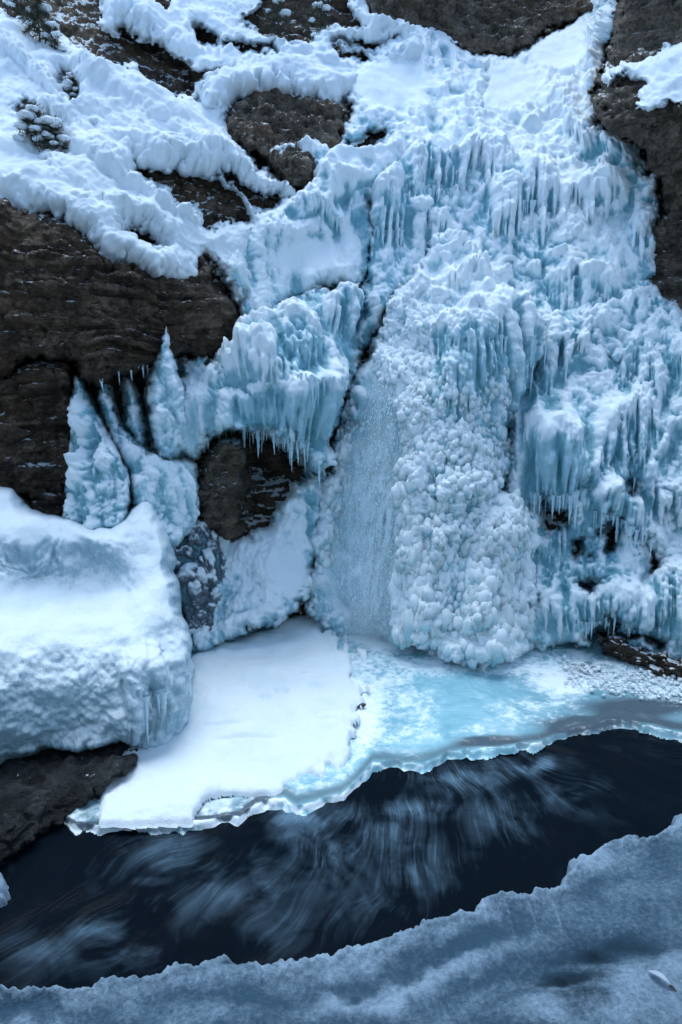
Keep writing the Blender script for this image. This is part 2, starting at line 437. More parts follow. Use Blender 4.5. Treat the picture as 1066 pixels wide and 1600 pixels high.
def make_rock(name, dark=(0.018, 0.014, 0.011), mid=(0.092, 0.062, 0.040), light=(0.25, 0.18, 0.125), dust=0.12, wet=.75, warm=(0.13, 0.07, 0.035)):
    m, nt = mat(name); b = NB(nt); g = b.geo(); pos = g.outputs['Position']
    st = b.noise(b.scale(pos, (1.2, 1.2, 9)), 1, 6, .6)
    n = b.noise(pos, 3.2, 8, .62); n2 = b.noise(pos, 17, 5, .6)
    f = b.math('ADD', b.math('MULTIPLY', n, .6), b.math('MULTIPLY', st, .4))
    f = b.math('ADD', f, b.math('MULTIPLY', b.math('SUBTRACT', n2, .5), .45))
    col = b.ramp(f, [(.36, dark), (.5, mid), (.66, light)])
    col = b.mix(b.maprange(b.noise(pos, 1.1, 4), .55, .72, 0, .6), col, (*warm, 1))
    up = b.n('ShaderNodeSeparateXYZ', i_0=g.outputs['Normal']).outputs[2]
    sn = b.math('ADD', up, b.math('MULTIPLY', b.math('SUBTRACT', b.noise(pos, 9, 5, .65), .5), 1.3))
    sn = b.maprange(sn, 1.0 - dust * .75, 1.12 - dust * .75)
    col = b.mix(sn, col, SNOW_C)
    bp = b.bump(b.math('ADD', b.noise(pos, 26, 8, .7), b.math('MULTIPLY', st, 1.6)), 1.0, .07)
    p = b.n('ShaderNodeBsdfPrincipled', i_Base_Color=col, i_Roughness=b.mixf(sn, wet, .85), i_Normal=bp)
    p.inputs['Specular IOR Level'].default_value = .3
    b.out(p.outputs[0]); return m

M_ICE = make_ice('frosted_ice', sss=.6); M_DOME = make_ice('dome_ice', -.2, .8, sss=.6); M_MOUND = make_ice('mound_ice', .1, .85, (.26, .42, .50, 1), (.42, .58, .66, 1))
M_SNOW = make_snow('snow'); M_ROCK = make_rock('dark_rock'); M_ROCKW = make_rock('brown_rock', (0.035, .027, .02), (0.125, .098, .072), (0.28, .225, .17), .2, .8, (0.20, .11, .05))
M_WETROCK = make_rock('wet_rock', (0.008, .009, .010), (0.022, .023, .023), (0.07, .075, .08), -.2, .35, (0.03, .03, .028))

M_FROSTROCK = make_ice('frosted_rock', .35, 1.25, (.045, .06, .075, 1), (.16, .20, .24, 1))
M_WETBROWN = make_rock('wet_brown_rock', (.02, .015, .011), (.06, .042, .03), (.13, .095, .065), .25, .6)
# ------------------------------------------------------------------ the gorge
M_BEDROCK = make_rock('bedrock', dust=.46)
sheet('gorge_terrain', [(-165, -165), (1235, -165), (1235, 1640), (-165, 1640)], M_BEDROCK, rock_detail(inward=True), T=0, w=1, step=3.2, warp=(),
      kind='structure', sink=0.0, chaikin=False)

# rock outcrops
sheet('rock_cliff', [(-170,300),(0,325),(40,318),(90,345),(150,378),(165,405),(215,430),(300,437),(318,395),(345,445),(374,480),(374,525),(345,562),(310,572),(275,556),(240,580),(170,592),(130,606),(112,580),(90,565),(40,568),(10,590),(-170,600)],
      M_ROCK, rock_detail(.34, .34, crack=.95), depth=[(-170,320,10.6),(0,335,10.9),(100,360,11.1),(250,440,11.4),(340,430,12.2),(-170,450,10.2),(0,460,10.5),(150,480,10.7),(300,500,11.5),(-170,580,10.0),(0,575,10.2),(100,565,10.4),(200,580,10.8),(280,545,11.4),(360,520,12.4)],
      w=26, label='dark overhanging rock cliff beneath the snow slope at the left', cat='rock cliff', key='cliff', seed=1)
sheet('rock_outcrop', [(-170,590),(5,590),(40,566),(100,562),(120,590),(116,700),(108,765),(88,815),(55,812),(50,770),(-10,775),(-170,770)],
      M_ROCK, rock_detail(.25, .34, crack=1.0), depth=[(-170,600,10.5),(50,570,10.75),(110,600,10.95),(0,680,10.5),(100,700,10.8),(60,800,10.5),(-170,770,10.2)],
      w=16, label='layered brown rock ledge below the overhang, beside the tall ice cone', cat='rock outcrop', key='ledge_rock', seed=2)
sheet('rock_outcrop', [(362,175),(380,150),(405,132),(480,150),(545,158),(548,190),(530,228),(515,240),(490,258),(474,298),(440,278),(400,248),(375,222)],
      M_ROCKW, rock_detail(.3, .14, tilt=.6, crack=1.3), T=.4, w=14, label='brown rock face showing through the snow, top centre', cat='rock outcrop', key='centre_rock', seed=3)
sheet('rock_outcrop', [(545,-170),(935,-170),(935,20),(905,24),(880,40),(850,58),(800,88),(770,98),(735,88),(700,65),(650,52),(600,45),(570,15)],
      M_ROCKW, rock_detail(.5, .24), T=.5, w=20, label='grey brown rock wall above the frozen cascade, at the top edge', cat='rock outcrop', key='top_rock', seed=4)
sheet('rock_outcrop', [(968,-170),(1240,-170),(1240,110),(1066,100),(1000,110),(962,120),(950,105),(958,60),(966,0)],
      M_ROCKW, rock_detail(.35, .05, crack=.5), depth=[(968,-170,15.4),(1240,-170,13.6),(965,60,15.3),(1000,100,14.8),(1240,100,13.2)], w=16,
      label='smooth tan rock wall in the top right corner', cat='rock outcrop', key='corner_rock', seed=5)
sheet('rock_outcrop', [(928,158),(932,112),(960,90),(1000,78),(1240,50),(1240,520),(1066,500),(1020,460),(1010,420),(1030,340),(1035,275),(1005,262),(998,230),(960,212),(940,190)],
      M_ROCKW, rock_detail(.3, .16), depth=[(940,150,14.2),(950,105,14.4),(1000,90,14.2),(1240,60,12.9),(985,190,13.2),(1066,180,12.7),(1240,180,12.0),(1020,250,13.6),(1100,280,13.3),(1050,400,13.7),(1240,400,12.6),(1030,470,13.6),(1240,520,12.4)], w=16,
      label='brown overhanging rock ledge right of the frozen cascade, with a snow cap', cat='rock outcrop', key='right_rock', seed=6)

_sr = SHEETS['right_rock']
def base_right(x, y):
    g = blur(_sr.P[..., 1], 4, 1)
    i = np.clip(((x - _sr.lo[0]) / _sr.step).astype(int), 0, g.shape[1] - 1); j = np.clip(((y - _sr.lo[1]) / _sr.step).astype(int), 0, g.shape[0] - 1)
    return g[j, i]
# snow on the slopes
SLOPE_HOLES = [
 [(200,258),(240,292),(280,309),(316,318),(316,348),(380,354),(398,346),(352,296),(342,280),(306,278),(300,290),(270,282),(235,266)],
 [(345,262),(400,298),(448,318),(432,334),(408,327),(372,304),(348,282)],
 [(190,346),(246,368),(250,381),(225,381)],
 [(30,172),(52,165),(70,190),(80,185),(98,215),(100,240),(84,222),(60,205),(40,200)],
 [(98,118),(112,125),(120,150),(112,158),(100,140)]]
sheet('snow_slope', [(-170,-60),(0,14),(55,40),(95,48),(128,72),(150,105),(165,118),(200,118),(214,102),(230,120),(236,142),(268,155),(300,152),(330,168),(355,166),(362,205),(376,226),(378,244),(428,280),(462,304),(466,334),(420,352),(385,400),(390,470),(372,488),(350,440),(322,398),(312,400),(304,448),(270,446),(215,440),(165,410),(150,380),(100,352),(60,330),(0,334),(-170,340)],
      M_SNOW, snow_detail(bank=[([(140,128),(190,160),(250,196),(320,242),(400,288),(446,306)],.34,30),([(60,110),(130,168),(200,205),(262,236),(305,268)],.3,32),([(160,205),(230,232),(282,262),(300,285)],.26,26),
            ([(60,200),(140,240),(200,272),(262,318),(312,334)],.32,32),([(-60,250),(20,290),(70,312),(110,338),(160,372),(222,408),(300,432)],.34,36),([(90,270),(150,315),(210,345),(262,378),(300,400)],.26,28),([(0,60),(60,100),(100,150),(120,190)],.2,30),([(305,250),(345,285),(390,335)],.22,18)], amp=.055, lump=.6, cell=.24),
      holes=SLOPE_HOLES, hole_grow=3, T=.3, w=20, label='lumpy snow slope covering the upper left above the dark cliff', cat='snow slope', key='slope', seed=11)
sheet('snow_ledge', [(130,-170),(560,-170),(565,20),(600,45),(650,42),(690,60),(670,100),(560,125),(540,168),(480,156),(405,138),(375,160),(355,178),(335,172),(308,155),(315,140),(340,124),(352,116),(305,112),(300,92),(262,72),(215,52),(196,46),(184,62),(160,30)],
      M_SNOW, snow_detail(bank=[([(160,10),(220,42),(290,66),(360,80),(430,95)],.22,28),([(310,120),(350,112),(400,95),(440,100)],.18,24),([(330,160),(400,128),(480,142),(560,160)],.26,34),([(430,84),(500,80),(560,96),(640,90)],.2,26),([(530,36),(600,62),(650,72)],.18,20)], amp=.05, lump=.6, cell=.26),
      holes=[[(300,40),(345,50),(345,68),(310,65)],[(385,35),(420,60),(470,70),(500,48),(535,45),(560,52),(548,40),(540,10),(545,-40),(480,-60),(425,-60),(400,0)],[(355,62),(380,72),(430,82),(428,90),(385,86),(355,74)],
             [(525,78),(545,88),(610,102),(605,108),(550,104),(530,90)],[(505,60),(560,75),(600,62),(620,70),(600,78),(560,85)],[(180,-170),(290,-170),(270,8),(250,14),(215,4),(195,-20)]],
      T=.3, w=15, label='bumpy snow ledges between dark rock gaps along the top', cat='snow ledge', key='ledge', seed=12)
sheet('snow_bank', [(420,235),(440,225),(465,228),(485,200),(498,205),(500,220),(525,232),(535,212),(545,165),(540,120),(600,75),(650,42),(700,60),(740,85),(772,98),(775,190),(740,240),(700,250),(640,250),(625,270),(600,310),(580,320),(580,420),(560,450),(500,450),(440,480),(420,520),(395,520),(375,500),(378,470),(350,440),(345,410),(390,355),(430,330),(458,300),(478,290),(485,258),(470,250),(430,252)],
      M_ICE, ice_detail(lump=.6, big=.12, cells=(.4,.18,.08), dripw=.1, smooth=[(600,130,70,40),(560,250,50,22),(480,400,50,30)], lip=[([(480,322),(510,332),(540,362)],.16,26,24),([(575,308),(600,290),(640,300)],.2,60,26),([(470,452),(520,430),(575,436)],.25,40,40)], ridge=[([(430,240),(480,236)],.22,14),([(470,310),(560,260),(610,230)],.3,36)], bias=.55),
      holes=[[(538,222),(548,212),(600,207),(606,218),(600,232),(560,230),(540,234)]], T=.42, w=22, label='bright smooth snow bank left of the frozen cascade, upper middle', cat='snow bank', key='bank', seed=13)

sheet('snow_patch', [(942,128),(950,106),(985,92),(1010,82),(1066,74),(1240,60),(1240,160),(1066,168),(1056,158),(1050,171),(1020,172),(990,168),(984,150),(996,138),(1000,122),(975,112),(962,122),(952,140)],
      M_SNOW, snow_detail(lump=.4, amp=.05), T=.42, w=12, base=lambda x, y: base_right(x, y), depth=None, step=1.6, label='flat white snow cap on the brown ledge at the right edge', cat='snow patch', key='cap', seed=33, sink=.25)
# frozen cascade and curtains
sheet('frozen_cascade', [(575,305),(600,262),(625,245),(660,234),(700,240),(735,190),(765,96),(800,82),(840,60),(870,46),(905,22),(925,-20),(925,-170),(1000,-170),(966,0),(957,60),(944,105),(934,150),(938,205),(962,214),(1000,232),(1008,266),(1036,270),(1030,330),(1012,430),(1042,480),(1080,510),(1080,560),(850,560),(780,480),(690,430),(600,480),(560,560),(535,590),(555,480),(572,430),(575,380)],
      M_ICE, ice_detail(lip=[([(620,252),(652,238),(684,240),(712,256)],.34,80,30),([(706,258),(743,240),(783,246),(798,268)],.30,75,26),([(808,290),(842,284),(872,312)],.32,85,24),([(758,312),(793,302),(818,314)],.28,75,22),
            ([(572,306),(600,296),(632,300)],.3,115,24),([(640,330),(680,345),(712,365)],.2,50,20),([(868,320),(920,300),(980,290)],.25,50,30),([(850,440),(905,430),(970,446)],.3,45,30),([(932,204),(965,214),(1000,236)],.2,30,20),([(880,210),(930,200),(985,260)],.2,40,26),([(985,360),(1010,350),(1022,360)],.2,70,16),([(532,452),(552,440),(570,448)],.25,90,20)],
            curtain=[(605,370,34,75),(665,290,46,40),(840,340,34,50),(690,390,30,30),(560,520,20,60),(880,470,60,30),(945,180,14,34)], smooth=[(790,130,60,40),(870,80,50,30)], frost=[(800,180,150,90),(900,100,60,80),(900,330,90,60)], teal=[(720,315,22,14),(840,400,24,22),(600,430,30,40)], big=.20, cells=(.5,.22,.10), dripw=.04, flute=.7, bias=.42),
      T=.45, w=20, label='wide frozen cascade of lumpy ice descending from the top right notch', cat='frozen waterfall', key='cascade', seed=14)
sheet('ice_curtain', [(848,500),(880,460),(930,438),(1000,432),(1042,478),(1080,508),(1240,540),(1240,1100),(1066,1062),(1040,1030),(1010,1024),(975,1012),(940,1008),(900,1015),(845,1020),(815,1005),(820,930),(800,860),(785,800),(790,700),(805,620),(830,560)],
      M_ICE, ice_detail(lip=[([(818,668),(850,668),(882,690),(916,722)],.24,105,40),([(918,690),(955,660),(993,640),(1032,628)],.34,110,30),([(925,758),(970,770),(1022,822)],.26,60,30),([(880,948),(933,922),(983,938),(1036,950)],.28,58,26),([(1040,560),(1100,580),(1180,600)],.3,80,30),([(835,575),(870,540),(920,530)],.28,60,30),([(960,540),(1010,560),(1050,600)],.25,80,30),([(1000,740),(1050,760),(1100,800)],.25,60,30),([(1010,900),(1060,905),(1130,920)],.25,80,30),([(845,945),(870,930),(890,950)],.2,60,20)],
            curtain=[(865,735,48,55),(840,610,18,60),(985,700,45,50),(1010,590,60,60),(975,800,50,30),(1060,950,40,60),(940,965,60,30),(900,880,60,60)], teal=[(865,740,45,55),(900,560,50,40),(845,600,20,60)], frost=[(1000,620,70,50),(950,660,30,30),(1030,850,60,60),(870,670,40,22),(900,560,50,40),(960,940,60,24)], big=.18, cells=(.5,.22,.10), dripw=.1, bias=.08),
      holes=[[(905,900),(930,905),(925,925),(905,918)],[(890,850),(915,845),(920,862),(895,868)],[(1000,985),(1040,990),(1035,1006),(1004,1000)],[(836,792),(850,786),(884,792),(882,820),(866,838),(845,822)],[(1008,850),(1022,852),(1032,878),(1020,890),(1006,888)],[(978,755),(990,752),(990,776),(976,772)],[(925,985),(950,975),(990,980),(1000,1000),(960,1000),(900,1004)],[(935,815),(962,820),(966,850),(945,862),(930,845)],[(908,1000),(940,996),(950,1010),(920,1015)]],
      hole_grow=-2, depth=[(850,500,13.2),(1000,440,13.3),(1240,540,11.3),(850,600,12.6),(1000,600,12.2),(850,680,11.7),(960,690,11.7),(1080,680,11.3),(1240,700,10.9),(860,780,11.5),(970,790,11.3),(1066,800,11.1),(880,860,11.4),(1000,870,11.1),(1240,880,10.5),(860,950,10.9),(960,950,10.6),(1066,950,10.4),(1240,1000,10.2),(850,1015,10.6),(960,1005,10.5),(1066,1050,10.15),(1240,1100,9.7),(800,900,11.4),(800,700,12.0)],
      w=22, label='hanging ice curtains and frosted bulges right of the ice dome', cat='ice curtain', key='curtain', seed=15)
sheet('ice_dome', [(690,360),(728,372),(768,440),(820,468),(862,502),(855,545),(832,580),(806,640),(796,720),(800,790),(838,800),(850,840),(838,900),(836,1000),(815,1035),(760,1050),(715,1040),(655,1020),(560,1000),(520,990),(478,935),(482,880),(494,800),(516,730),(534,660),(548,600),(575,555),(602,470),(640,420),(665,378)],
      M_DOME, ice_detail(lip=[([(665,520),(743,508),(808,482),(860,506)],.22,130,36),([(690,430),(740,420),(775,440)],.2,30,24),([(640,390),(690,368),(730,380)],.2,30,24)],
            ridge=[([(640,640),(655,720),(645,820),(640,920),(650,985)],.24,20),([(560,620),(535,680),(512,760),(496,850)],.14,16),([(790,800),(760,880),(750,960),(740,1010)],.3,36)],
            curtain=[(745,580,70,70),(820,600,30,90),(800,680,25,80)], teal=[(750,600,75,80),(820,620,30,100),(585,760,55,150)], frost=[(690,440,120,80),(620,560,60,90),(650,700,26,120),(645,900,26,110),(790,900,50,140),(740,1010,90,36),(535,680,26,80)], wet=[(585,730,48,150),(575,880,72,130)], big=.10, cells=(.5,.2,.095), lump=1.2, bias=.25, dripw=.03),
      depth=[(690,362,14.0),(665,385,13.9),(730,380,14.0),(690,440,13.1),(640,440,13.3),(600,520,13.0),(720,515,12.1),(810,490,12.3),(855,520,12.8),(590,600,12.5),(650,620,11.9),(740,640,11.6),(810,640,12.0),(560,700,12.35),(600,720,12.2),(655,740,11.4),(740,740,11.2),(790,740,11.7),(550,850,12.0),(590,850,11.85),(645,860,10.9),(740,860,10.85),(800,860,11.1),(500,860,11.8),(520,740,12.2),(590,960,11.5),(645,960,10.55),(720,960,10.4),(790,960,10.5),(540,980,11.4),(600,1000,11.2),(660,1010,10.45),(740,1040,10.1),(820,1010,10.4),(490,930,11.6),(838,900,11.1)],
      w=22, label='tall rounded ice dome with frosted lumps beside the falling water, in the middle', cat='ice dome', key='dome', seed=16)

# arch over the cave, columns, ledge below the cave
sheet('ice_arch', [(282,560),(300,553),(330,572),(345,552),(370,536),(380,505),(400,490),(430,480),(490,450),(555,440),(572,470),(566,530),(548,590),(535,640),(525,690),(512,742),(494,738),(480,735),(455,704),(440,690),(415,672),(372,670),(330,692),(290,716),(268,712),(266,660),(284,640),(270,600)],
      M_ICE, ice_detail(lip=[([(400,560),(440,575),(452,600)],.2,40,26),([(440,618),(490,604),(540,594)],.34,90,24),([(436,526),(470,518),(500,528)],.3,90,26),([(500,470),(540,452),(572,460)],.3,100,26),([(345,560),(365,545),(395,560)],.2,40,20)],
            curtain=[(470,560,36,36),(500,650,40,50),(545,500,20,60),(420,640,50,24)], teal=[(470,570,30,30),(420,640,60,26),(500,660,34,40)], frost=[(420,510,40,24),(370,570,40,30),(300,600,24,36),(510,600,30,20)], big=.2, bias=.05),
      depth=[(285,570,11.7),(300,640,11.4),(280,700,11.3),(340,570,11.8),(340,660,11.4),(380,520,12.4),(400,580,11.6),(400,660,11.5),(450,480,12.7),(450,580,11.7),(450,670,11.6),(500,470,12.9),(500,560,12.1),(500,640,11.7),(510,730,11.8),(560,450,13.3),(555,540,12.8),(535,620,12.2)],
      w=20, label='ice arch with a fringe of icicles over the small cave', cat='ice arch', key='arch', seed=17)
for k, (poly, dep, lab) in enumerate([
   ([(116,584),(126,590),(140,622),(162,662),(188,702),(204,742),(210,800),(190,840),(95,825),(100,765),(108,700),(112,640)],[(120,590,10.75),(110,700,10.6),(160,680,10.45),(150,760,10.1),(200,760,10.3),(100,820,10.2),(200,830,10.0)],'broad white ice cone leaning against the layered rock ledge'),
   ([(150,596),(166,588),(178,655),(216,688),(252,718),(292,716),(308,735),(312,780),(300,830),(262,870),(200,840),(205,780),(192,725),(165,668)],[(160,595,11.0),(200,690,10.8),(240,740,10.6),(270,780,10.7),(305,740,11.3),(300,820,11.1),(210,800,10.2),(260,860,10.2)],'humped ice buttress sloping down right of the broad ice cone'),
   ([(239,565),(256,492),(264,515),(277,580),(294,615),(292,680),(276,724),(240,712),(235,660),(231,605)],[(256,495,11.0),(256,540,10.95),(240,580,10.9),(285,620,11.0),(250,680,10.75),(280,700,10.9),(262,600,10.95)],'tall pointed ice spire rising under the overhang, left of the arch'),
   ([(194,592),(203,589),(216,630),(230,690),(216,702),(198,672)],[(199,592,11.3),(200,660,10.95),(222,690,10.9)],'slim icicle column between the ice buttress and the tall spire')]):
    sheet('ice_column', poly, M_ICE, ice_detail(lump=1.2, big=.10, cells=(.36,.17,.08), bias=.16, flute=.9), depth=dep, w=16, warp=((3,20),(1.5,8)), step=1.4, label=lab, cat='ice column', group='ice columns under the overhang', key='column%d' % k, seed=20 + k)
sheet('snow_bank', [(330,835),(380,842),(412,832),(442,782),(480,742),(512,736),(506,800),(492,870),(482,932),(446,962),(390,990),(330,1018),(290,1020),(278,960),(268,900),(262,840),(300,820)],
      M_ICE, ice_detail(lump=.9, big=.12, cells=(.42,.2,.1), smooth=[(450,890,26,36)], ridge=[([(320,1000),(380,975),(440,945)],.12,16)], bias=.15, frost=[(440,870,60,80)], teal=[(490,830,16,70),(300,920,40,70)]),
      depth=[(500,745,12.4),(470,800,12.0),(420,850,11.7),(480,900,11.5),(450,930,11.2),(380,960,11.0),(310,1005,10.8),(300,900,11.3),(340,845,11.9),(270,880,11.4),(500,860,11.9),(440,960,11.05),(390,990,10.75)],
      w=18, label='snow bank below the cave sloping down to the ice plate', cat='snow bank', key='cave_bank', seed=30)

sheet('rock_outcrop', [(264,850),(285,822),(318,812),(345,838),(356,890),(346,950),(352,990),(330,1016),(292,1022),(278,960),(266,900)],
      M_FROSTROCK, ice_detail(lump=1.2, big=.12, cells=(.35,.16,.08), dripw=.0, flute=.3, bias=.1), depth=[(264,850,11.3),(320,815,11.7),(350,900,11.3),(300,900,11.05),(290,1020,10.65),(340,1010,10.7),(300,960,10.85)], w=14,
      label='frost-covered dark rock between the snow mound and the bank below the cave', cat='rock outcrop', key='frost_rock', seed=35)
sheet('rock_outcrop', [(308,702),(345,684),(380,690),(388,730),(376,775),(384,815),(366,842),(330,838),(310,790)],
      M_ROCKW, rock_detail(.2, .10, crack=1.0), depth=[(308,702,11.8),(345,690,11.75),(385,730,12.3),(340,760,11.6),(330,835,11.6),(370,840,11.8)], w=14,
      label='brown rock pillar inside the cave mouth under the ice arch', cat='rock outcrop', key='cave_rock', seed=36)
# foreground mound at the left
sheet('snow_mound', [(-170,745),(0,757),(50,796),(110,812),(165,822),(200,800),(226,778),(252,815),(270,855),(274,900),(286,960),(302,1020),(308,1090),(302,1140),(286,1162),(240,1176),(213,1184),(190,1162),(140,1176),(90,1170),(50,1196),(0,1210),(-170,1230)],
      M_MOUND, snow_detail(lump=.8, cell=.26, amp=.06, drape=.5, smooth=[(60,965,230,50),(240,880,44,110),(90,822,140,22),(-60,790,120,40)], lip=[([(-60,845),(60,850),(170,850),(200,880)],.07,50,24),([(185,1062),(225,1040),(262,1060)],.22,110,30),([(255,1010),(280,1000),(306,1030)],.05,140,30)], bias=.26),
      warp=((8, 46), (2, 16)), depth=[(-170,745,9.3),(0,765,9.5),(110,815,9.6),(230,785,9.9),(-80,820,8.95),(50,840,9.15),(150,850,9.2),(-80,870,8.9),(50,880,9.1),(150,900,9.2),(50,912,9.05),(140,930,8.95),(-80,900,8.75),(-80,930,8.3),(50,935,8.75),(0,960,8.25),(100,1000,7.95),(-80,1000,7.75),(230,860,9.2),(250,950,8.55),(200,1000,8.05),(280,960,8.8),(100,1025,7.8),(200,1025,7.93),(-80,1030,7.58),(100,1055,7.66),(-80,1060,7.4),(200,1060,7.8),(270,1050,8.15),(302,1060,8.6),(290,1130,8.3),(200,1150,7.75),(100,1160,7.6),(0,1190,7.3),(100,1110,7.55),(-170,1200,7.0),(-170,1000,7.6)],
      w=22, label='large rounded snow mound with an icy face in the left foreground', cat='snow mound', key='mound', seed=31, sink=.5)
sheet('shore_rock', [(-170,1180),(60,1165),(150,1150),(215,1150),(225,1190),(190,1220),(140,1262),(98,1284),(55,1315),(20,1345),(-10,1390),(-170,1500)],
      M_WETROCK, rock_detail(.12, .03, crack=.5), depth=[(-170,1180,7.5),(60,1170,7.75),(0,1180,7.6),(200,1150,8.2)] + [zd(*q) for q in [(100,1225,.22),(200,1205,.2),(98,1284,.0),(150,1262,.05),(55,1315,.0),(20,1345,.0),(-10,1390,.0),(-170,1500,.0),(0,1260,.3),(-170,1300,.5),(60,1270,.16)]], w=12,
      label='dark wet rock at the water below the snow mound', cat='shore rock', key='shore', seed=32)

sheet('shore_rock', [(930,1000),(1000,1006),(1066,1022),(1240,1050),(1240,1100),(1066,1068),(1000,1050),(940,1035)],
      M_WETBROWN, rock_detail(.15, .10), depth=[zd(930,1000,.35),zd(1066,1022,.45),zd(1240,1050,.6),zd(1240,1100,.0),zd(1066,1066,.05),zd(1000,1048,.05),zd(940,1034,.08)], w=10,
      label='low brown layered rock at the right shore under the ice curtain', cat='shore rock', key='shore2', seed=34)
# ------------------------------------------------------------------ flat ice: the plate at the fall's foot and the near shelf
def plate(name, poly, mat_, z0, zfn, lo, hi, step, w, sink, label, cat, key, warp=((5, 22), (1.2, 9)), kind=None, parent=None, group=None, attrfn=None, clip=None):
    PX, PY = np.meshgrid(np.arange(lo[0], hi[0], step), np.arange(lo[1], hi[1], step))
    WX, WY = PX.copy(), PY.copy()
    for k, (amp, sc) in enumerate(warp):
        WX += amp * fbm(px3(PX, PY, sc, 3 * k + 41), 2, 211 + k); WY += amp * fbm(px3(PX, PY, sc, 3 * k + 42), 2, 251 + k)
    d = sdf(WX, WY, np.asarray(poly, float))
    if clip is not None: d = np.minimum(d, sdf(PX, PY, np.asarray(clip, float)) - 11)
    if key == 'cover': d = d + (22 * fbm(px3(PX, PY, 26, 5), 3, 261) + 9 * fbm(px3(PX, PY, 9, 6), 2, 262)) * sstep(440, 540, PX)
    P = on_plane(PX, PY, z0)
    e = np.clip(d / w, 0, 1); prof = np.sqrt(1 - (1 - e) ** 2)
    c = Ctx(); c.PX, c.PY, c.P, c.d, c.prof, c.step = PX, PY, P, d, prof, step
    z = zfn(c)
    P2 = P.copy(); P2[..., 2] = z0 - sink * (1 - prof) + z - np.clip(-d / 4, 0, 1) * sink * .6
    f, used = grid_faces(*PX.shape, d > -5)
    A = {k: v.ravel()[used] for k, v in attrfn(c).items()}
    o = link_mesh(name, P2.reshape(-1, 3)[used], f, mat_, A, parent=parent)
    tag(o, label, cat, group, kind)
    s = Ctx(); s.P, s.lo, s.step, s.d, s.obj = P2, lo, step, d, o
    SHEETS[key] = s
    print(f'{key}: {len(f)} faces  {time.time()-T0:.1f}s')
    return o

PLATE_EDGE = [(97,1277),(120,1290),(158,1290),(195,1290),(250,1285),(290,1283),(325,1280),(375,1275),(400,1257),(425,1250),(445,1250),(465,1262),(500,1252),(533,1245),(560,1222),(583,1195),(610,1194),(633,1197),(660,1196),(683,1190),(703,1180),(758,1170),(800,1168),(843,1162),(903,1142),(958,1130),(1013,1135),(1066,1147),(1240,1185)]
EDGE_LINE = np.array(PLATE_EDGE, float)
def m_plate():
    m, nt = mat('plate_ice'); b = NB(nt); pos = b.geo().outputs['Position']
    n = b.noise(b.scale(pos, (1, .8, 1)), 2.2, 6, .62, .6); n2 = b.noise(pos, 11, 5, .6); n3 = b.noise(b.scale(pos, (1.2, 3, 1)), 5, 4)
    ice = b.ramp(b.math('ADD', b.math('MULTIPLY', n, .7), b.math('MULTIPLY', n3, .3)), [(.33, (.17, .39, .47)), (.52, (.28, .53, .61)), (.70, (.48, .69, .75))])
    ice = b.mix(b.attr('tint'), ice, (.07, .10, .125, 1))
    s = b.math('ADD', b.attr('snow'), b.math('ADD', b.math('MULTIPLY', b.math('SUBTRACT', n, .5), 1.6), b.math('MULTIPLY', b.math('SUBTRACT', n2, .5), 1.3)))
    col = b.mix(b.maprange(s, .1, .9), ice, SNOW_C)
    bp = b.bump(b.math('ADD', b.noise(pos, 30, 5), b.math('MULTIPLY', n2, 1.5)), .35, .02)
    p = b.n('ShaderNodeBsdfPrincipled', i_Base_Color=col, i_Roughness=b.mixf(b.maprange(s, .35, .65), .22, .75), i_Normal=bp)
    b.out(p.outputs[0]); return m
def plate_z(c):
    ye = np.interp(c.PX, EDGE_LINE[:, 0], EDGE_LINE[:, 1]); dd = ye - c.PY
    lip = 0.014 * np.exp(-(np.clip(dd - 3, 0, 99) / 5) ** 2) * (1 + .5 * fbm(c.P * 9, 2, 8))
    lip2 = 0.012 * np.exp(-((dd - 22 - 8 * fbm(c.P * 1.2, 2, 5)) / 4) ** 2)
    return lip + lip2 + .02 * fbm(c.P * .8, 3, 301) + .012 * fbm(c.P * 4, 3, 302)
def plate_attr(c):
    ye = np.interp(c.PX, EDGE_LINE[:, 0], EDGE_LINE[:, 1]); dd = ye - c.PY
    rim = np.exp(-(dd / 2.2) ** 2)
    mott = ellipses(c, [(610, 1100, 90, 70), (850, 1110, 90, 30), (870, 1065, 70, 26), (720, 1145, 60, 18)], .5)
    back = ellipses(c, [(760, 1035, 130, 22), (650, 1000, 90, 24), (960, 1050, 130, 34), (1060, 1075, 80, 40), (870, 1024, 70, 14)], .5)
    dark = ellipses(c, [(905, 1050, 36, 14), (1000, 1105, 90, 14), (900, 1130, 60, 12), (760, 1158, 40, 8)], .6)
    left = sstep(600, 500, c.PX)
    bw = np.interp(c.PX, [100, 370, 450, 560, 1066], [7, 8, 24, 20, 16]); band = np.exp(-((dd - bw * .62) / (bw * .5)) ** 2)
    rt = .30 * sstep(680, 1000, c.PX)
    return {'snow': -.2 - .15 * rt + .55 * mott + .75 * back + .9 * rim + .6 * sstep(660, 520, c.PX) - .3 * dark - .7 * band, 'tint': np.clip(1.3 * rt + .75 * dark + .75 * band + .6 * sstep(460, 380, c.PX) * sstep(40, 20, dd), 0, 1)}
PLATE_POLY = PLATE_EDGE + [(1240,1000),(1066,985),(900,985),(750,985),(600,950),(480,920),(400,970),(300,1000),(240,1080),(190,1150),(110,1240)]
plate('ice_plate', PLATE_POLY, m_plate(), .042, plate_z, (60, 925), (1238, 1310), 1.6, 3, .05,
      'turquoise ice plate at the foot of the dome with a thin white rim', 'ice sheet', 'plate', attrfn=plate_attr)
